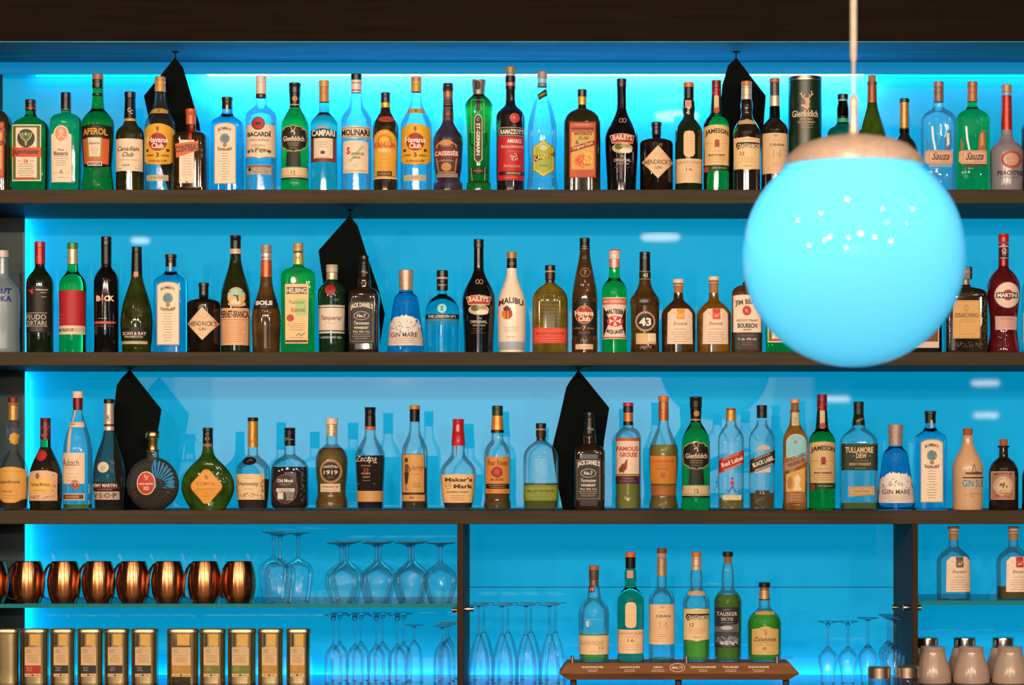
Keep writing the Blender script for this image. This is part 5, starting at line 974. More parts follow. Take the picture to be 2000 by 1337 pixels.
T3(spec(b3, '851:10.8 866:11.3 871:16 877:23.5 884:28 893:31 905:31.8 930:30.8 950:28.8 965:28.5 978:31 986:32 992:31.5', EMP, [('c', 816, 828, 11.8, 11.8, 'ecd0b8'), ('f', 828, 851, 11, 11.3, 'dcc0a4')],
   ['neck_print', ('L', -8, 8, 834, 846, 3, 'a87a50'), 'round_label', ('E', 1, 920, 21.5, 23, 'c8a070'), ('E', 1, 920, 20, 21.5, '9a7850'), ('E', 1, 920, 17, 18.5, '191412'), ('T', 'ANGOSTURA', 1, 912, 28, 5, 'f0dcc4', {'b': .02, 'arc': 1.5}), ('T', '1919', 1, 922, 27, 8.5, 'f4e0c8', {'b': .02}), ('L', -8, 10, 931, 933, 2, 'a83a20'),
    'lower_label', ('R', -20, 944, 19, 960, 'e3c8ac'), ('T', 'PREMIUM RUM', 0, 950, 30, 3, '4a3428', {'b': .01}), ('L', -14, 14, 956, 956, 1, '9a7a64')], fill=(874, (.46, .20, .035)), name='rum_bottle'), 648, 'amber rum bottle with cream cap and round black label')
T3(spec(b3, '838:10.3 850:11 858:14.5 868:20 878:25.5 888:28.8 900:29.3 925:28.3 960:26.3 990:25.8', EMP, [('c', 795, 810, 11, 10.3, '17110e'), ('f', 810, 832, 10.3, 10.8, '1a120f'), ('r', 832, 839, 11, 11, 'c0602c')],
   ['neck_print', ('Z', [(2, 804), (9, 807)], 2.4, 'c8b8a8'), 'band', ('P', [(-27, 958), (27, 958), (26.2, 979), (-26.2, 979)], 'd8a468'), ('L', -24, 24, 962, 976, 4, 'b8844c'),
    'printed_lettering', ('T', 'Zacapa', -6, 897, 42, 15, 'ecd8c8', {'sh': .35, 'b': .0}), ('Z', [(8, 903), (16, 903)], 1.4, 'ecd8c8'), ('T', 'CENTENARIO', -6, 909, 20, 3, 'c8906c'), ('T', '23', -6, 917, 11, 7, 'c03c28', {'b': .02}), ('T', 'SOLERA', -6, 924, 18, 3.6, 'd8b890'), ('L', -15, 5, 930, 932, 2, 'd8a850'), ('L', -14, 4, 938, 938, 1, 'c8906c'), ('Z', [(-24, 944), (12, 944)], .7, 'b89878')], fill=(889, (.040, .014, .010)), name='rum_bottle'), 723, 'dark rum bottle with clear neck, white script and a tan band')
T3(spec(b3, '823:9.8 835:10.3 848:12.5 858:17 866:21 876:24.5 886:25.7 975:25.3 985:26', EMP, [('c', 791, 799, 10.3, 10.3, 'd07a34'), ('f', 799, 823, 10, 9.8, '1a1410')],
   ['front_label', ('R', -24.5, 886, 20.5, 962, 'd8a25c'), ('Q', -24.5, 886, 20.5, 962, '4a2c18', 1), ('P', [(-18, 908), (-14, 905), (-10, 908), (-11, 922), (-15, 926), (-18, 920)], '7a4a28'), ('E', -15, 898, 3.4, 4.6, '5a3420'), ('P', [(-19, 922), (-9, 922), (-13, 945), (-17, 945)], '4a2a1a'), ('Z', [(-16, 944), (-15, 958)], 2.2, 'a8703c'), ('Z', [(-11, 910), (-7, 915), (-10, 920)], 1.6, '7a4a28'), ('T', 'Jerry', 6, 914, 24, 14, 'b06a3c', {'sh': .4}), ('L', -4, 14, 925, 925, 1, 'a8703c'), ('L', -4, 16, 943, 950, 3, '9a6a3c'),
    'lower_label', ('R', -24.8, 964, 20.8, 978, 'd8a25c'), ('R', -24.5, 962, 20.5, 965.5, '3a2418'), ('T', 'N01', -4, 971, 9, 5, '5a3018', {'b': .03}), ('L', 4, 14, 971, 971, 1, '8a5a30')], fill=(913, (.16, .060, .020)), name='rum_bottle'), 810, 'slim clear rum bottle with orange cork cap and tan label showing a standing figure')
T3(spec(b3, '860:12.5 870:13.2 880:13 888:14.5 895:19 903:26 911:31.5 918:34 926:34.6 950:33 975:30.5 990:27.5', EMP, [('w', 818, 828, 11.5, 11.2, 'c01c28'), ('w', 828, 864, 11, 13.6, 'b81a28')],
   ['wax_drip', ('P', [(-13.5, 862), (13.5, 862), (14, 870), (10, 864), (-10, 864), (-14, 870)], 'c01c28'), ('P', [(-14, 860), (-11, 860), (-13, 873)], 'b81a28'), ('P', [(9, 860), (13.6, 860), (13.8, 872)], 'b81a28'), ('P', [(-5, 860), (-1, 860), (-2, 892), (-3, 892)], 'b81a28'),
    'front_label', ('P', [(-34.5, 926), (34.5, 926), (29.5, 981), (-29.5, 981)], 'ecc288'), ('T', "Maker's", 2, 936, 53, 8.5, '4a2c1c', {'b': .035}), ('T', 'Mark', 11, 949, 37, 8.5, '4a2c1c', {'b': .035}), ('O', -18, 948, 6.5, 6, '8a5a3c', .8), ('T', 'S IV', -18, 948, 8, 4, '8a5a3c'), ('T', 'BOURBON WHISKY', 1, 960, 44, 3.6, '8a5a3c', {'b': .02}), ('L', -20, 20, 967, 975, 3, 'a8744c')], fill=(981, (.11, .035, .012)), n=3, dep=.85, name='whisky_bottle'), 895, 'square-shouldered bourbon bottle with dripping red wax neck and cream label')
T3(spec(b3, '844:11.3 858:12 864:16 870:20.5 878:24 888:26 960:25.8 975:25.2 982:26.8 990:27', EMP, [('c', 792, 811, 10.8, 10.8, '17361f'), ('f', 811, 839, 10.6, 12.6, 'df8a34'), ('r', 839, 845, 12.8, 12.8, '1c1410')],
   ['neck_print', ('O', 0, 825, 6, 6, 'b8702c', .7), ('L', -4, 4, 825, 825, 1, '8a4a20'), 'front_label', ('R', -22, 892, 23.5, 963, 'de8c3c'), ('R', -22, 944, 23.5, 954, '1c1410'), ('E', 0, 921, 10.5, 10.5, 'a82024'), ('S', 0, 921, 11, 11, 26, 3, '6a2a1c'), ('E', 0, 921, 6, 6, 'd03038'), ('T', 'Four Roses', 1, 903, 38, 11, '4a2418', {'b': .0}), ('T', 'BOURBON', 0, 936, 24, 4.5, '4a2418', {'b': .01}), ('L', -18, 20, 947, 951, 2, 'e0a868'), ('L', -20, -10, 958, 958, 1, '8a4a20'), ('L', 12, 20, 958, 958, 1, '8a4a20')], fill=(962, (.30, .12, .02)), name='whisky_bottle'), 971.5, 'clear bourbon bottle with green cap and orange label showing a red rose')
T3(BULL(EMP, '8a9a2c', ('2a3410', '5a6a1c', '8ab8cc'), fill=None), 1056.5, 'clear flask-shaped whiskey bottle with green band, nearly empty, on the lowest wooden shelf', k=.985,
   fill=(b2 - (b3 - 943) / .985, (.26, .20, .03)))
T3(JACK, 1151.5, 'square black-labelled whiskey bottle on the lowest wooden shelf, in front of a black panel')
T3(spec(b3, '829:9.8 834:10.5 838:16 842:20 848:23.5 856:25 970:25 975:25.8 990:25.6', EMP, [('c', 786, 793, 10.3, 10.3, 'c02430'), ('c', 793, 805, 10, 10, '1f1a26'), ('f', 805, 823, 9.6, 9.6, 'cf7a48'), ('f', 823, 830, 9.8, 10, '1a1614')],
   ['front_label', ('R', -24.8, 857, 21, 926, 'edd4c0'), ('R', -24.8, 855, 21, 861, 'c05a34'), ('R', -24.8, 925, 21, 944, '4a1c38'), ('R', -24.8, 926, 21, 929, 'b89448'),
    ('P', [(-19, 916), (-12, 905), (-4, 905), (-3, 914), (-9, 921), (-17, 923)], '8a3a20'), ('P', [(-9, 907), (-5, 897), (-2, 898), (-3, 910)], '8a3a20'), ('Z', [(-10, 920), (-9, 927)], 1.2, '6a2a18'), ('T', 'FAMOUS', -2, 876, 42, 9, 'c0382c', {'b': .02}), ('T', 'GROUSE', 0, 887.5, 34, 9, 'c0382c', {'b': .02}), ('L', -18, 16, 934, 939, 2, 'b07a9c')], fill=(855, (.62, .42, .06)), name='whisky_bottle'), 1227, 'whisky bottle with red-topped cap and cream label showing a brown bird')
T3(spec(b3, '821:9.8 830:10.8 840:14 850:18.5 860:23 870:27 880:28.8 895:29 920:28 950:25.8 965:25 975:26.3 985:28.5 991:28.8', EMP, [('c', 773, 781, 10.8, 10.6, 'dc7434'), ('r', 781, 784, 9.8, 9.8, 'b88a58'), ('f', 784, 821, 9.8, 10.3, 'b86834')],
   ['neck_print', ('L', -8, 8, 800, 816, 3, '7a3c1c'), 'front_label', ('R', -26, 890, 24, 944, 'e08a30'), ('T', 'GLENMORANGIE', -2, 900, 44, 6.5, 'b85c20', {'b': .02}), ('L', -22, 18, 907, 910, 2, 'b86420'), ('T', 'ORIGINAL', -4, 915, 26, 4, 'a85018', {'b': .01}), ('R', -8, 922, 2, 932, 'b07a20'),
    'lower_label', ('R', -24.8, 948, 24, 967, 'b0622c'), ('L', -18, 18, 954, 962, 3, 'e0a060')], fill=(868, (.66, .38, .04)), name='whisky_bottle'), 1296, 'curvy amber whisky bottle with orange label and orange cap')
T3(glenf(('full', (.02, .60, .08))), 1359, 'green whisky bottle with black oval label on the lowest wooden shelf', k=1.03, name='whisky_bottle')
def walker(caps, band, dark, word, fill, extra):
    return spec(b3, '820:9.8 828:11 836:15.5 844:20.5 852:24 862:25 990:24.6', EMP, caps,
    ['diagonal_label', ('P', [(-25, 897), (25, 877), (25, 905), (-25, 925)], band), ('P', [(-25, 897), (25, 877), (25, 878.4), (-25, 898.4)], 'c8a070'), ('P', [(-25, 923), (25, 903), (25, 904.4), (-25, 924.4)], 'c8a070'),
     ('T', word, 1, 901, 44, 8.5, 'f4e0cc', {'rot': -21, 'b': .03}), ('T', 'Blended Scotch Whisky', 3, 911, 36, 3.6, 'e8c8b4', {'rot': -21, 'sh': .3}), ('T', 'JOHNNIE WALKER', -1, 892, 32, 3, 'e8c8b4', {'rot': -21})] + extra, fill=fill, n=5, dep=.9, name='whisky_bottle')
T3(walker([('c', 797, 800, 9.6, 9.6, 'b8302c'), ('f', 800, 821, 10, 10.3, 'd89840')], 'b31c28', 0, 'Red Label', (972, (.42, .24, .03)),
   ['walking_figure', ('P', [(-1, 937), (4, 940), (5, 946), (0, 948), (-3, 943)], 'c02030'), ('Z', [(2, 948), (-4, 958), (-7, 961)], 2, '2a3a68'), ('Z', [(2, 948), (6, 957), (9, 960)], 2, '2a3a68'), ('E', 1, 934, 2, 2.4, '2a2a3a'),
    'lower_label', ('R', -18, 966, 19, 976, 'e0d0a0')]), 1427.5, 'square clear whisky bottle with a slanting red label')
T3(walker([('c', 791, 816, 10.3, 10, '1a1310')], '191312', 0, 'BLACK LABEL', (962, (.24, .11, .02)),
   ['shoulder_mark', ('P', [(-14, 880), (-9, 872), (2, 868), (13, 872), (15, 878)], 'd8b8a0'), ('P', [(-16, 924), (15, 911), (15, 922), (-16, 922)], 'e0c4a8'), 'lower_label', ('R', -14, 957, 13, 966, '1c1614'), ('T', '12', -1, 961.5, 9, 6, 'd8b890')]), 1488, 'square clear whisky bottle with a slanting black label')
T3(spec(b3, '803:9 812:9.3 828:11 838:16 848:21 858:24 868:24.6 990:23.5', ('dark', (.20, .095, .022)), [('c', 779, 787, 9.8, 9.8, 'e0a878'), ('k', 787, 800, 7.5, 7.5, 'a86a3c'), ('r', 800, 804, 9.8, 9.8, '8a5a34')],
   ['neck_label', ('R', -7, 805, 8, 831, 'd8c8a0'), ('S', 0, 818, 4, 10, 10, 2.4, '8aa070'), 'front_window', ('A', -19, 847, 21, 893, 'e8c890', 18), ('A', -18, 849, 20, 892, '8fd0e0', 17), ('E', -1, 863, 3.4, 3.4, '9a8a68'),
    'diagonal_label', ('P', [(-24, 893), (24, 872), (24, 902), (-24, 923)], 'b8845c'), ('Z', [(-24, 894.5), (24, 873.5)], .8, '4a2c1c'), ('Z', [(-24, 921.5), (24, 900.5)], .8, '4a2c1c'), ('T', 'GOLD LABEL', 0, 893, 42, 7.5, '3a2418', {'rot': -20, 'b': .02}), ('T', 'RESERVE', 1, 903, 34, 7, '3a2418', {'rot': -20, 'b': .02}),
    'figure', ('P', [(-19, 926), (18, 912), (18, 960), (-19, 960)], 'e0a850'), ('P', [(-4, 932), (4, 925), (10, 935), (6, 945), (12, 957), (-6, 957), (-2, 944)], 'f4dcb0'), ('E', -12, 942, 5, 12, 'b87a34'), ('R', -19, 961, 19, 981, 'a0683c'), ('L', -14, 14, 965, 975, 3, 'e0b890'), ('L', -8, 10, 985, 985, 1, 'ecd8b0')], n=4, dep=.9, name='whisky_bottle'), 1552.5, 'golden whisky bottle with cork stopper and a slanting tan label')
T3(JAME, 1605.5, 'green whiskey bottle with maroon cap on the lowest wooden shelf, beside the golden bottle', k=1.028, name='whisky_bottle')
T3(spec(b3, '829:12.3 834:13.5 840:19 846:26 852:31.5 860:35 868:36 985:35.6', EMP, [('c', 784, 809, 10.3, 9.8, '1a2a1c'), ('f', 809, 830, 9.8, 13, '20281a')],
   ['neck_print', ('T', '1829', 1, 820, 15, 4.5, 'b8a050', {'rot': -20}), 'front_label', ('R', -35.6, 866, 35.6, 918, '16301c'), ('R', -35.6, 866, 35.6, 868.5, '2a4a2c'), ('T', 'TULLAMORE', -2, 878.5, 54, 11.5, 'ecc89c', {'b': .03}), ('T', 'DEW', 2, 890, 21, 9.5, 'ecc89c', {'b': .03}), ('Z', [(-17, 890), (-11, 890)], 1, 'b09060'), ('Z', [(15, 890), (21, 890)], 1, 'b09060'), ('T', 'The Legendary', 2, 899, 26, 3.6, 'a89060', {'sh': .3}), ('T', 'IRISH WHISKEY', 0, 906, 42, 5.5, 'dcb888', {'b': .02}), ('Z', [(-34, 912), (34, 912)], .7, 'c8a878'), ('L', -16, 16, 914, 914, 1, 'c8a878'),
    'lower_label', ('P', [(-23, 950), (27, 949), (28, 966), (-22, 969)], 'dcb078'), ('Q', -20, 952, 25, 965, 'b8844c', .6), ('T', 'Triple Distilled', 2, 959, 30, 4, '9a6a3c', {'sh': .3})], fill=(981, (.36, .30, .04)), n=5, dep=.75, name='whisky_bottle'), 1677, 'wide square clear whiskey bottle with dark green label')
T3(MARE, 1749, 'cone-shaped blue gin bottle with silver cap, on the lowest wooden shelf', k=1.025)
T3(BOMB, 1817, 'blue glass gin bottle with tall cream label, on the lowest wooden shelf', k=1.035, name='gin_bottle')
T3(spec(b3, '854:9.8 866:11 875:14.5 885:20 895:25 905:28.7 916:30.3 990:29.3', ('ceramic', 'd8ac8a'), [('k', 836, 850, 9.5, 9, 'b0643c'), ('r', 850, 855, 11, 10.5, 'dcb494')],
   ['boat_emblem', ('P', [(-10, 922), (14, 920), (26, 922), (24, 926), (-8, 926)], '5a4a44'), ('Z', [(4, 920), (8, 906), (12, 920)], 1, '5a4a44'), 'printed_band', ('R', -14, 931, 29, 933.5, '2a2420'), ('R', -14, 935, 29, 953, 'c8b8a8'), ('T', 'GIN SUL', 8, 943.5, 44, 14, '3a6a78', {'b': .01}), ('L', -6, 24, 962, 964, 2, '8a9a98'), ('Z', [(-10, 965), (6, 969), (26, 967)], .8, '8a6a58')], name='gin_bottle'), 1890, 'matte cream ceramic gin bottle with cork and teal lettering')
T3(spec(b3, '873:8.6 892:9.3 896:14 901:20 908:25 917:28 926:29 990:28.6', ('dark', (.014, .010, .006)), [('k', 857, 870, 8, 7.6, 'b8602c'), ('r', 870, 873.5, 11.8, 11.5, '1a1512')],
   ['front_label', ('R', -27, 920, 17, 975, 'c8a08c'), ('R', -25.5, 921.5, 15.5, 973.5, 'b07a6c'), ('E', -5, 949, 19, 19, 'cdb08c'), ('E', -5, 949, 13.5, 13.5, 'e0c098'), ('T', 'MONKEY 47', -5, 926, 32, 5, '3a241c', {'b': .02, 'arc': 2}), ('S', -5, 947, 7, 6, 14, 3.2, '5a3a28'), ('L', -12, 3, 957, 957, 1, '5a3a28'), ('S', -5, 950, 18, 18, 34, 2, '9a9a6c'), ('S', -5, 966, 18, 5, 24, 2.6, 'b0442c')], name='gin_bottle'), 1960, 'small black apothecary gin bottle with cork and a square pinkish label')
T3(spec(b3, '893:9 905:18 918:27 930:30 990:30', ('dark', (.006, .012, .014)), [('c', 850, 893, 9, 9, '15120f')], ['front_label', ('R', -26, 930, 24, 975, 'c8a890')]), 2026, 'black bottle cut off by the right edge of the photo, on the lowest wooden shelf')

# ---- tray bay: six whiskies on a wooden presentation tray
R4 = 925 + (1294 - 925) * (D + .01) / (D + YB)
ZTR = EYE + (VY - R4) * S
G4 = 'whisky bottles on the wooden tray'
def tray():
    x0 = wx(1327, .08); r = empty('bottle_tray', (x0, .08, zc), 'long brown wooden presentation tray with pointed ends carrying six whisky bottles', 'tray')
    def zz(y, Y): return wz(y, Y) - zc
    lv = [(1109, 1540, .012, .125, zz(1327, .01)), (1092, 1562, .0, .135, zz(1315, 0)), (1107, 1543, .008, .128, ZTR - zc)]
    V = []
    for a, b, ya, yb, z in lv: V += [(wx(a, ya) - x0, ya - .08, z), (wx(b, ya) - x0, ya - .08, z), (wx(b, ya) - x0, yb - .08, z), (wx(a, ya) - x0, yb - .08, z)]
    F = [(3, 2, 1, 0), (8, 9, 10, 11)] + [(i * 4 + j, i * 4 + (j + 1) % 4, i * 4 + 4 + (j + 1) % 4, i * 4 + 4 + j) for i in (0, 1) for j in range(4)]
    o = mesh_obj('base', V, F, mat('wood', (.20, .085, .035), st=(.6, 3, 9)), r, smooth=False); bpy_fix(o)
    zb = zz(1327, .01)
    for px in (1120, 1325, 1535):
        for yy in (-.05, .035): lathe('foot', [(.009, 0), (.006, zb + .001)], mat('matte', (.05, .04, .035)), r, (wx(px, .08 + yy) - x0, yy, 0), seg=12)
    y0 = -.066
    zr = zz(1284, .012); c = mat('thin', (.75, .9, .92), e=.4)
    for px in (1118, 1341, 1518): lathe('rail_post', [(.0045, ZTR - zc), (.0045, zr + .004), (.002, zr + .006)], mat('metal', (.75, .5, .38), r=.3), r, (wx(px, .012) - x0, y0, 0), seg=12)
    box('rail', wx(1104, .018) - x0, wx(1548, .018) - x0, y0 - .002, y0 + .002, zr - .003, zr + .003, c, b=.0008, parent=r)
    def put(x, y, off):
        Y = .008 - .008 * max(0, min(1, (y - 1294) / 21)) - off
        return (wx(x, Y) - x0, Y - .08, wz(y, Y) - zc)
    ink = 'e8d0c0'; ds = []
    for t, cx, wd in (('GLENKINCHIE', 1157, 42), ('LAGAVULIN', 1230, 38), ('OBAN', 1285, 18), ('CRAGGANMORE', 1373, 50), ('TALISKER', 1427, 32), ('DALWHINNIE', 1482, 40)):
        ds += ['lettering', ('T', t, cx, 1302, wd, 4, ink, {'b': .02}), ('L', cx - 13, cx + 13, 1307.5, 1310.5, 2, ink)]
    ds += ['medallion', ('O', 1323, 1303, 15, 8.5, ink, 1), ('T', 'MALTS', 1323, 1303, 21, 5, ink, {'sh': .3, 'b': .02})]
    build_decals(ds, put, r, 1, 9)
tray()
def T4(sp, cx, label, **kw): return place(sp, cx, label, ob=R4 - .35, group=G4, **kw)
b4 = R4
T4(spec(b4, '1143:9.5 1152:12 1158:12.6 1166:14 1174:20 1182:25.5 1192:29 1203:30 1286:29.5', EMP, [('c', 1104, 1113, 10.3, 10.3, 'b06a3c'), ('f', 1113, 1131, 10, 9.6, '6a5148'), ('f', 1131, 1144, 9, 9.6, '7a5f52')],
   ['neck_tag', ('P', [(-10, 1144), (0, 1142), (2, 1155), (-9, 1157)], '7a1c20'), ('T', '12', -4, 1150, 6, 6, 'e8d0c0', {'b': .02}), 'small_emblem', ('P', [(-16, 1212), (-10, 1209), (-10, 1223), (-15, 1221)], 'e0d0c0'), ('Z', [(-8, 1212), (-6, 1219)], 1.2, '8ac0d0'),
    'front_label', ('R', -29, 1239, 29, 1276, 'ecc8a0'), ('T', 'GLENKINCHIE', -4, 1253, 46, 8, 'a8907c', {'b': .0}), ('T', '12', 14, 1263, 9, 5.5, '8a7060'), ('L', -10, 20, 1270, 1270, 1, 'c09a7c')], fill=(1237, (.16, .72, .07)), name='whisky_bottle'), 1160, 'leftmost whisky bottle on the tray, clear and mostly empty with low cream label')
T4(lagav(('full', (.05, .46, .22))), 1231.5, 'green whisky bottle with pale oval and cream label on the tray', k=.987, name='whisky_bottle')
T4(OBAN, 1292.5, 'clear empty whisky bottle with tall ribbed cream label on the tray', k=.985, glass=EMP, fill=(370, (.10, .5, .2)), name='whisky_bottle',
   caps=[('c', 153, 162, 10.2, 10.2, '8a4a28'), ('r', 162, 172, 9.3, 9.3, 'c0a090'), ('f', 172, 208, 9.6, 10, 'c8a080')])
T4(CRAG, 1360, 'clear whisky bottle on the tray with yellow-cream label and green-lit remainder of drink', k=.98, glass=EMP, fill=(333, (.22, .70, .06)), name='whisky_bottle')
T4(spec(b4, '1100:8.5 1108:10.5 1120:12 1132:12.4 1145:12 1152:15 1159:21 1167:25.8 1176:27.3 1284:26.5', EMP, [('c', 1077, 1086, 10.3, 10.3, '1a1a22'), ('k', 1086, 1100, 7.5, 7.2, 'a8683c')],
   ['front_label', ('R', -26, 1184, 20, 1262, '262a38'), ('P', [(-26, 1222), (-10, 1218), (4, 1224), (20, 1214), (20, 1232), (-26, 1232)], '6a6c74'), ('R', -26, 1232, 20, 1257, '3a4050'), ('E', -4, 1224, 12, 4, 'c8c0c0'), ('S', -3, 1248, 22, 8, 60, 3.6, '8a90a0'), ('S', 2, 1254, 18, 4, 26, 3.2, 'd0d0d4'), ('T', 'TALISKER', -3, 1197, 40, 7.5, 'd8c8c0', {'b': .02}), ('T', 'SKYE', -3, 1207, 24, 6.5, 'c8b8b4', {'b': .02}), ('L', -10, 4, 1189, 1189, 1, 'c8b8b0'), ('L', -16, 10, 1214, 1214, 1, 'b0a8a8'), ('L', -16, 12, 1260, 1260, 1, '8a8078')], fill=(1160, (.22, .34, .03)), name='whisky_bottle'), 1421.5, 'whisky bottle on the tray with dark seascape label and black stopper')
T4(spec(b4, '1170:10.5 1182:11.3 1188:14 1194:20 1201:27 1209:31.5 1218:33 1286:32.5', EMP, [('c', 1137, 1146, 11.5, 11.3, '16191c'), ('f', 1146, 1152, 9, 9, 'a07858'), ('f', 1152, 1169, 10, 11, 'c89c74'), ('r', 1169, 1171.5, 11.3, 11.3, '5a2c24')],
   ['shoulder_label', ('P', [(-18, 1193), (0, 1191.5), (18, 1193), (19, 1199), (0, 1198), (-19, 1199)], 'd8b068'),
    'front_label', ('P', [(-26, 1227), (-16, 1227), (-8, 1222), (0, 1220), (8, 1222), (16, 1227), (26, 1227), (26, 1276), (-26, 1276)], 'e3bd78'), ('T', 'Dalwhinnie', 0, 1246, 41, 9, '5a3c20', {'sh': .3, 'b': .01}), ('S', -1, 1233, 4, 5, 10, 2.4, 'a8803c'), ('L', -18, 18, 1253, 1257, 2, 'b08a50'), ('T', '15', -2, 1264, 7, 5.5, '3a2818', {'b': .02}), ('L', -23, 23, 1272, 1272, 1, 'c09a5c')], fill=(1197, (.13, .62, .04)), name='whisky_bottle'), 1493, 'rightmost and shortest whisky bottle on the tray, full, with arched cream label')

# ---- corked bottles on the right glass shelf
R5 = 925 + (1172.5 - 925) * (D + .02) / (D + YB)
for cx, sq, lab, fl in ((1862.5, '5a504c', 'clear corked bottle with grey square on its label, on the right glass shelf', None), (1979, 'a8281c', 'clear corked bottle with red square on its label, cut by the right edge', (b2 - 27, (.26, .13, .03)))):
    place(apoth(EMP, sq, fill=fl, shift=4), cx, lab, ob=R5, k=.99, group='corked bottles on the right glass shelf')

# ---- copper mugs and glasses
OG = 925 + (1178.5 - 925) * (D + .02) / (D + YB)
OC = 925 + (EYE - zc) / S
def mug(cx, lab, ang=215):
    r = empty('copper_mug', (wx(cx, .075), .075, ZGL), lab, 'mug', 'copper mugs')
    q = S
    P = [(24, OG), (27.5, 1170), (31, 1158), (33, 1143), (33, 1132), (31, 1117), (27.5, 1104), (25, 1097), (24.6, 1096), (24.0, 1097), (26.6, 1104), (30, 1117), (32, 1132), (32, 1143), (30, 1158), (26.5, 1170), (22, OG - 2)]
    f1 = lathe('cup', [(a * q, (OG - b) * q) for a, b in P], mat('copper', (.78, .31, .13)), r, seg=40)
    a = rad(ang); u = Vector((math.cos(a), math.sin(a), 0)); t = (-math.sin(a), math.cos(a), 0)
    H = [(25, 1099), (30, 1101), (37, 1110), (42, 1124), (45, 1142), (45, 1158), (42, 1165), (36, 1168), (27.5, 1168.5)]
    pts = [tuple(u * (x * q) + Vector((0, 0, (OG - y) * q))) for x, y in H]
    tube('handle', pts, 0, mat('copper', (.80, .40, .22)), r, flat=(5.2 * q, .75 * q, t))
ordn = ['first', 'second', 'third', 'fourth', 'fifth', 'sixth', 'seventh', 'eighth']
for i, cx in enumerate([-17, 55, 125.5, 193, 260, 328.5, 399.5]): mug(cx, 'barrel-shaped copper mug, %s from the left in the row on the glass shelf' % ordn[i])
mug(467, 'barrel-shaped copper mug at the right end of the row, its handle in plain view', 228)

TG = mat('thin', (.985, .995, 1.0), e=.45, d=.006, p=4.0, k=.66, g=.42)
def stemware(name, prof, cx, Y, ob, zb, lab, grp, bowl_to):
    r = empty(name, (wx(cx, Y), Y, zb), lab, 'glass', grp)
    q = S
    P = [tuple(map(float, t.split(':'))) for t in prof.split()]      # y:r from the rim (bottom) up to the foot
    f = pchip([(-(y), rr) for y, rr in P]); ys = []; y = P[0][0]
    while y > P[-1][0]: ys.append(y); y -= 1.2
    ys = sorted(set(ys + [p[0] for p in P]), reverse=True)
    Ls = simplify([(-y, f(-y)) for y in ys], .04); Ls = [(-a, b) for a, b in Ls]
    def lv(L): return [((ob - y) * q, h * q, 2, 1) for y, h in L]
    B = [l for l in Ls if l[0] >= bowl_to]; ST = [l for l in Ls if l[0] <= B[-1][0]]
    im = min(range(len(ST)), key=lambda i: ST[i][1]); jf = next(i for i in range(im, len(ST)) if ST[i][1] > 4.5)
    stem = ST[:jf + 1]; ft = ST[jf:]
    V, F = loft(lv(B), 32, False, False); mesh_obj('bowl', V, F, TG, r)
    V, F = loft(lv(B[:1]) + [((ob - B[0][0]) * q + .0012, (B[0][1] - .4) * q, 2, 1)], 32, False, False); mesh_obj('rim', V, F, mat('thin', (.85, .92, .95), e=.3, d=.01), r)
    V, F = loft(lv(stem), 14); mesh_obj('stem', V, F, mat('thin', (.86, .94, .97), e=.5, d=.01, p=2.0), r)
    V, F = loft(lv(ft) + [((ob - ft[-1][0]) * q + .0015, ft[-1][1] * q, 2, 1)], 32, False, True); mesh_obj('foot', V, F, mat('thin', (.86, .94, .97), e=.5, d=.01, p=2.0), r)
rim = OG
TALL = '%.2f:22 1160:25.5 1140:28.5 1124:30.5 1112:29.5 1102:22 1096:13 1091:5 1088:3 1080:2.6 1056:2.6 1050:3.4 1046:6.5 1043.5:15 1041.5:24' % OG
for cx, Y, l in ((547, .06, 'upturned tall wine glass in front, of three beside the copper mugs'), (534, .235, 'upturned tall wine glass at the back left, of three beside the copper mugs'), (582, .142, 'upturned tall wine glass on the right, of three beside the copper mugs')):
    stemware('wine_glass', TALL, cx, Y, OG, ZGL, l, 'tall wine glasses on the glass shelf', 1091)
BURG = '%.2f:22 1160:27 1145:31 1132:32.8 1124:32 1114:26 1105:16 1099:8 1095:4.5 1092:3.4 1076:3.2 1070:4 1067:5.5 1063:13 1060.5:27 1059.5:29' % OG
for i, (cx, bx) in enumerate([(667, 678), (735, 742), (800, 806), (860, 868)]):
    stemware('balloon_glass', BURG, cx, .065, OG, ZGL, 'upturned wide balloon glass, %s from the left in the front row on the glass shelf' % ordn[i], 'balloon glasses on the glass shelf', 1095)
    if i < 3: stemware('balloon_glass', BURG, bx, .185, OG, ZGL, 'upturned wide balloon glass, %s from the left in the back row on the glass shelf' % ordn[i], 'balloon glasses on the glass shelf', 1095)
LOW = '%.2f:16.5 1310:17.6 1290:17.8 1277:16.5 1268:12 1262:7 1258:4 1255:2 1248:1.6 1216:1.6 1211:3 1208:5 1205:6 1202.5:12 1200.5:18' % OC
for i, cx in enumerate([651, 693, 735, 776]):
    stemware('water_glass', LOW, cx, .06, OC, zc, 'upturned slim stem glass on the worktop under the glass shelf, %s from left in front' % ordn[i], 'slim stem glasses under the glass shelf', 1258)
    stemware('water_glass', LOW, cx + 12, .145, OC, zc, 'upturned slim stem glass on the worktop under the glass shelf, %s from left behind' % ordn[i], 'slim stem glasses under the glass shelf', 1258)
SMALL = '%.2f:17 1310:17.4 1290:17 1275:15.5 1264:12 1257:7.5 1253:4 1250:2 1244:1.6 1230:1.6 1226:2.4 1223.5:7 1221.5:18' % OC
for cx, Y, l in ((809, .10, 'upturned short stem glass standing alone on the worktop under the glass shelf'), (864, .05, 'upturned short stem glass in front, of three next to the left divider'), (872, .125, 'upturned short stem glass in the middle, of three next to the left divider'), (877, .20, 'upturned short stem glass at the back, of three next to the left divider')):
    stemware('sherry_glass', SMALL, cx, Y, OC, zc, l, 'short stem glasses under the glass shelf', 1253)
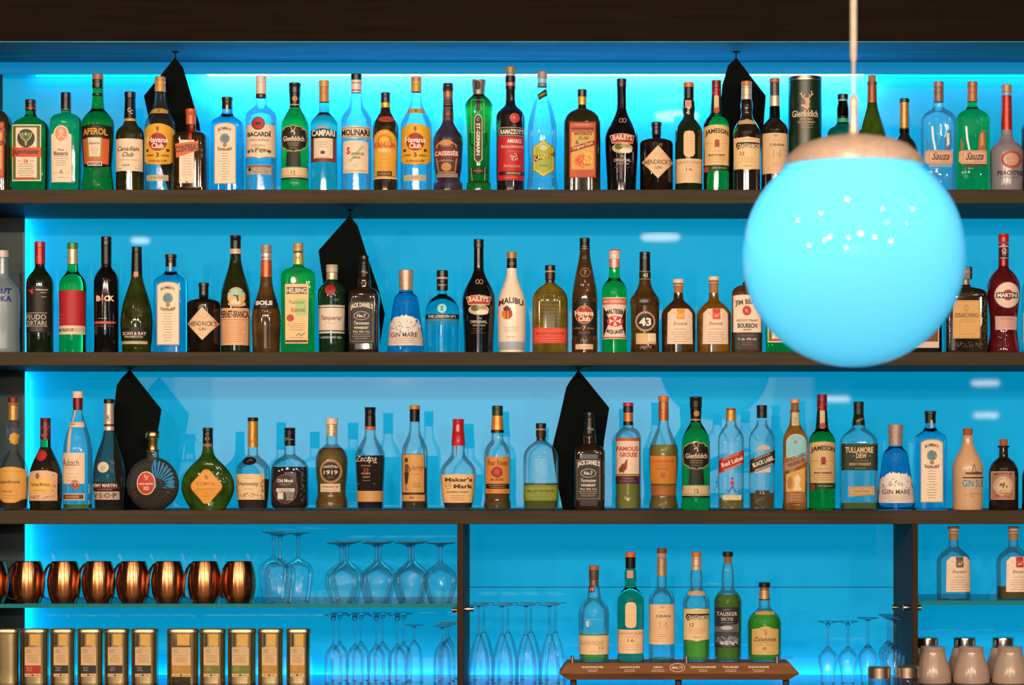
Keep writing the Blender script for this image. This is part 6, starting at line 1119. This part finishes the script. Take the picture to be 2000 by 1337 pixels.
FLUTE = '%.2f:21 1310:21.3 1290:20 1272:17 1257:12.5 1246:8.5 1240:5.5 1236:3 1230:2.1 1190:2 1185:2.6 1182.5:7 1180.5:21.5' % OC
for i, (cx, bx) in enumerate([(935, 945), (981, 992), (1027, 1037), (1073, 1085)]):
    stemware('champagne_flute', FLUTE, cx, .06, OC, zc, 'upturned champagne flute, %s from the left in the front row beside the tray' % ordn[i], 'champagne flutes beside the tray', 1240)
    stemware('champagne_flute', FLUTE, bx, .16, OC, zc, 'upturned champagne flute, %s from the left in the back row beside the tray' % ordn[i], 'champagne flutes beside the tray', 1240)
RG = '%.2f:13 1315:14 1300:16.5 1289:18.8 1282:18.8 1274:15 1268:9.5 1264:5 1261:2.6 1254:2 1226:2 1221:3.6 1218:5.5 1215.5:12 1213.5:19.5' % OC
RG2 = '%.2f:13 1315:14 1300:16.5 1289:18.8 1280:18.8 1272:15 1265:9.5 1260:5 1257:2.6 1250:2 1218:2 1213:2.6 1210:6 1208.5:12 1206.5:20.5' % OC
for cx, Y, p, l in ((1617, .07, RG, 'upturned small wine glass, leftmost of the group right of the tray'), (1656, .07, RG, 'upturned small wine glass, second from left in the group right of the tray'), (1695, .07, RG2, 'upturned small wine glass with thin stem, third from left, right of the tray'),
                    (1748, .05, RG2, 'upturned small wine glass in front beside the right divider'), (1741, .13, RG2, 'upturned small wine glass in the middle beside the right divider'), (1735, .21, RG2, 'upturned small wine glass at the back beside the right divider')):
    stemware('wine_glass', p, cx, Y, OC, zc, l, 'small wine glasses right of the tray', 1264 if p is RG else 1260)

# ---- tea tins
def tin(x0, x1, blk, lab, txt=True):
    cx, hw = (x0 + x1) / 2, (x1 - x0) / 2; q = S
    r = empty('tea_tin', (wx(cx, .07), .07, zc), lab, 'tin', 'tea tins on the worktop')
    n = 3.6; dep = .82 if hw < 28 else .7
    gold = mat('metal', (.56, .43, .22), r=.26)
    V, F = loft([(.0, (hw - 1.2) * q, n, dep), (.001, (hw - .4) * q, n, dep), ((OC - 1235) * q, (hw - .4) * q, n, dep)], 48); mesh_obj('can', V, F, gold, r)
    V, F = loft([((OC - 1236) * q, hw * q, n, dep), ((OC - 1235.2) * q, (hw + .3) * q, n, dep), ((OC - 1229) * q, (hw + .3) * q, n, dep), ((OC - 1227) * q, (hw - 1) * q, n, dep)], 48); mesh_obj('lid', V, F, mat('metal', (.50, .39, .22), r=.36), r)
    if not txt: return
    h = (hw - .4)
    def put(x, y, off):
        t = min(.98, abs(x) / h); return (x * q, -(h * dep * (1 - t ** n) ** (1 / n) * q + off), (OC - y) * q)
    a, b = -h * .62, h * .60
    build_decals(['label', ('R', a, 1262, b, 1319, 'dcb888'), ('R', a, 1263, b, 1277, 'd8a880' if blk == 'a8241c' else 'd0b088'), ('R', a, 1297, b, 1313, blk),
        ('P', [(a + 3, 1236), (a + 7, 1236), (a + 7, 1260), (a + 3, 1260)], '2a2018') if hw < 28 else ('R', a, 1236, a + 2, 1260, '6a5c50'),
        ('R', a + 11, 1236, b - 2, 1258, 'd8a850'), ('L', a + 3, a + 14, 1267, 1271, 2, '4a3828'), ('L', a + 3, b - 2, 1278, 1290, 5, '9a7c5c'), ('L', a + 3, a + 16, 1301, 1307, 3, 'c8b490'), ('E', (a + b) / 2, 1316, 2.4, 1.6, '2a1c14'), ('L', a + 3, (a + b) / 2 - 4, 1316, 1316, 1, '6a5040'), ('L', (a + b) / 2 + 4, b - 2, 1316, 1316, 1, '6a5040')], put, r, 1, int(cx))
tin(-8, 38, '', 'plain golden tea tin without label, at the left edge of the worktop', False)
dk = '14161c'
for a, b, c, l in ((43, 95, 'a8241c', 'golden tea tin with red label block'), (99.5, 147, dk, 'golden tea tin with black label block, right after the red-blocked one'), (152.5, 201.5, dk, 'golden tea tin with black label block, second of four'), (205, 252.5, dk, 'golden tea tin with black label block, third of four'),
                   (257.5, 309, dk, 'golden tea tin with black label block, before the wider tin'), (327, 388, 'b8862c', 'wider golden tea tin with mustard label block'), (391, 441, '6a7420', 'golden tea tin with olive label block beside the wider tin'), (445.5, 500, '6a7c28', 'golden tea tin with green label block, fourth from the right'), (504.5, 553, 'b8862c', 'golden tea tin with mustard label block, second from the right'), (560, 606, 'b8862c', 'golden tea tin with mustard label block, rightmost in the row')):
    tin(a, b, c, l)
# ---- white shakers and salt pots
def shaker(cx, Y, lidded, lab, top):
    q = S; r = empty('white_shaker', (wx(cx, Y), Y, zc), lab, 'shaker', 'white shakers')
    o = OC
    P = [(33, o), (35.5, o - 2), (36, o - 10), (34.5, o - 24), (31, o - 38), (27, o - 50), (24.6, o - 58), (24, o - 62)]
    lathe('body', [(a * q, (o - b) * q) for a, b in P], mat('ceramic', 'b09a8c'), r, seg=40)
    if lidded:
        lathe('lid', [(22.5 * q, 61.5 * q), (22.5 * q, 94 * q - .02), (22 * q, 95 * q - .018), (20 * q, 96 * q - .018)], mat('metal', (.80, .62, .52), r=.16), r, seg=36)
    else:
        lathe('collar', [(24.2 * q, 61.5 * q), (24.2 * q, 71 * q), (23 * q, 72 * q)], mat('ceramic', 'a89084'), r, seg=36)
for cx, l in ((1822, 'low white shaker without metal lid beside the right divider, front row'), (1897, 'low white shaker without metal lid, middle of the front row'), (1973, 'low white shaker without metal lid, right in the front row')): shaker(cx, .07, False, l, 0)
for cx, l in ((1811, 'white shaker with chrome lid, back row beside the right divider'), (1884, 'white shaker with chrome lid, middle of the back row'), (1959, 'white shaker with chrome lid, right in the back row')): shaker(cx, .215, True, l, 0)
def salt(cx, Y, top, lab, tl=0):
    s_ = PX * (D + Y) / D; r = empty('salt_pot', (wx(cx, Y), Y, zc), lab, 'shaker', 'glass salt pots'); zt = wz(top, Y) - zc
    if tl: r.rotation_euler = (0, rad(tl), 0)
    lathe('jar', [(20 * s_, .0), (21.5 * s_, .002), (21.5 * s_, zt - 22 * s_), (20 * s_, zt - 20 * s_)], mat('thin', (.80, .88, .90), e=.5), r, seg=24)
    lathe('cap', [(22.5 * s_, zt - 23 * s_), (22.5 * s_, zt - 3 * s_), (20.5 * s_, zt - .6 * s_), (8 * s_, zt)], mat('metal', (.86, .64, .46), r=.3), r, seg=28)
salt(1717.5, -.13, 1300, 'small glass salt pot with chrome cap in front of the right stemware')
salt(1772, -.13, 1299, 'small glass salt pot with chrome cap in front of the right divider')
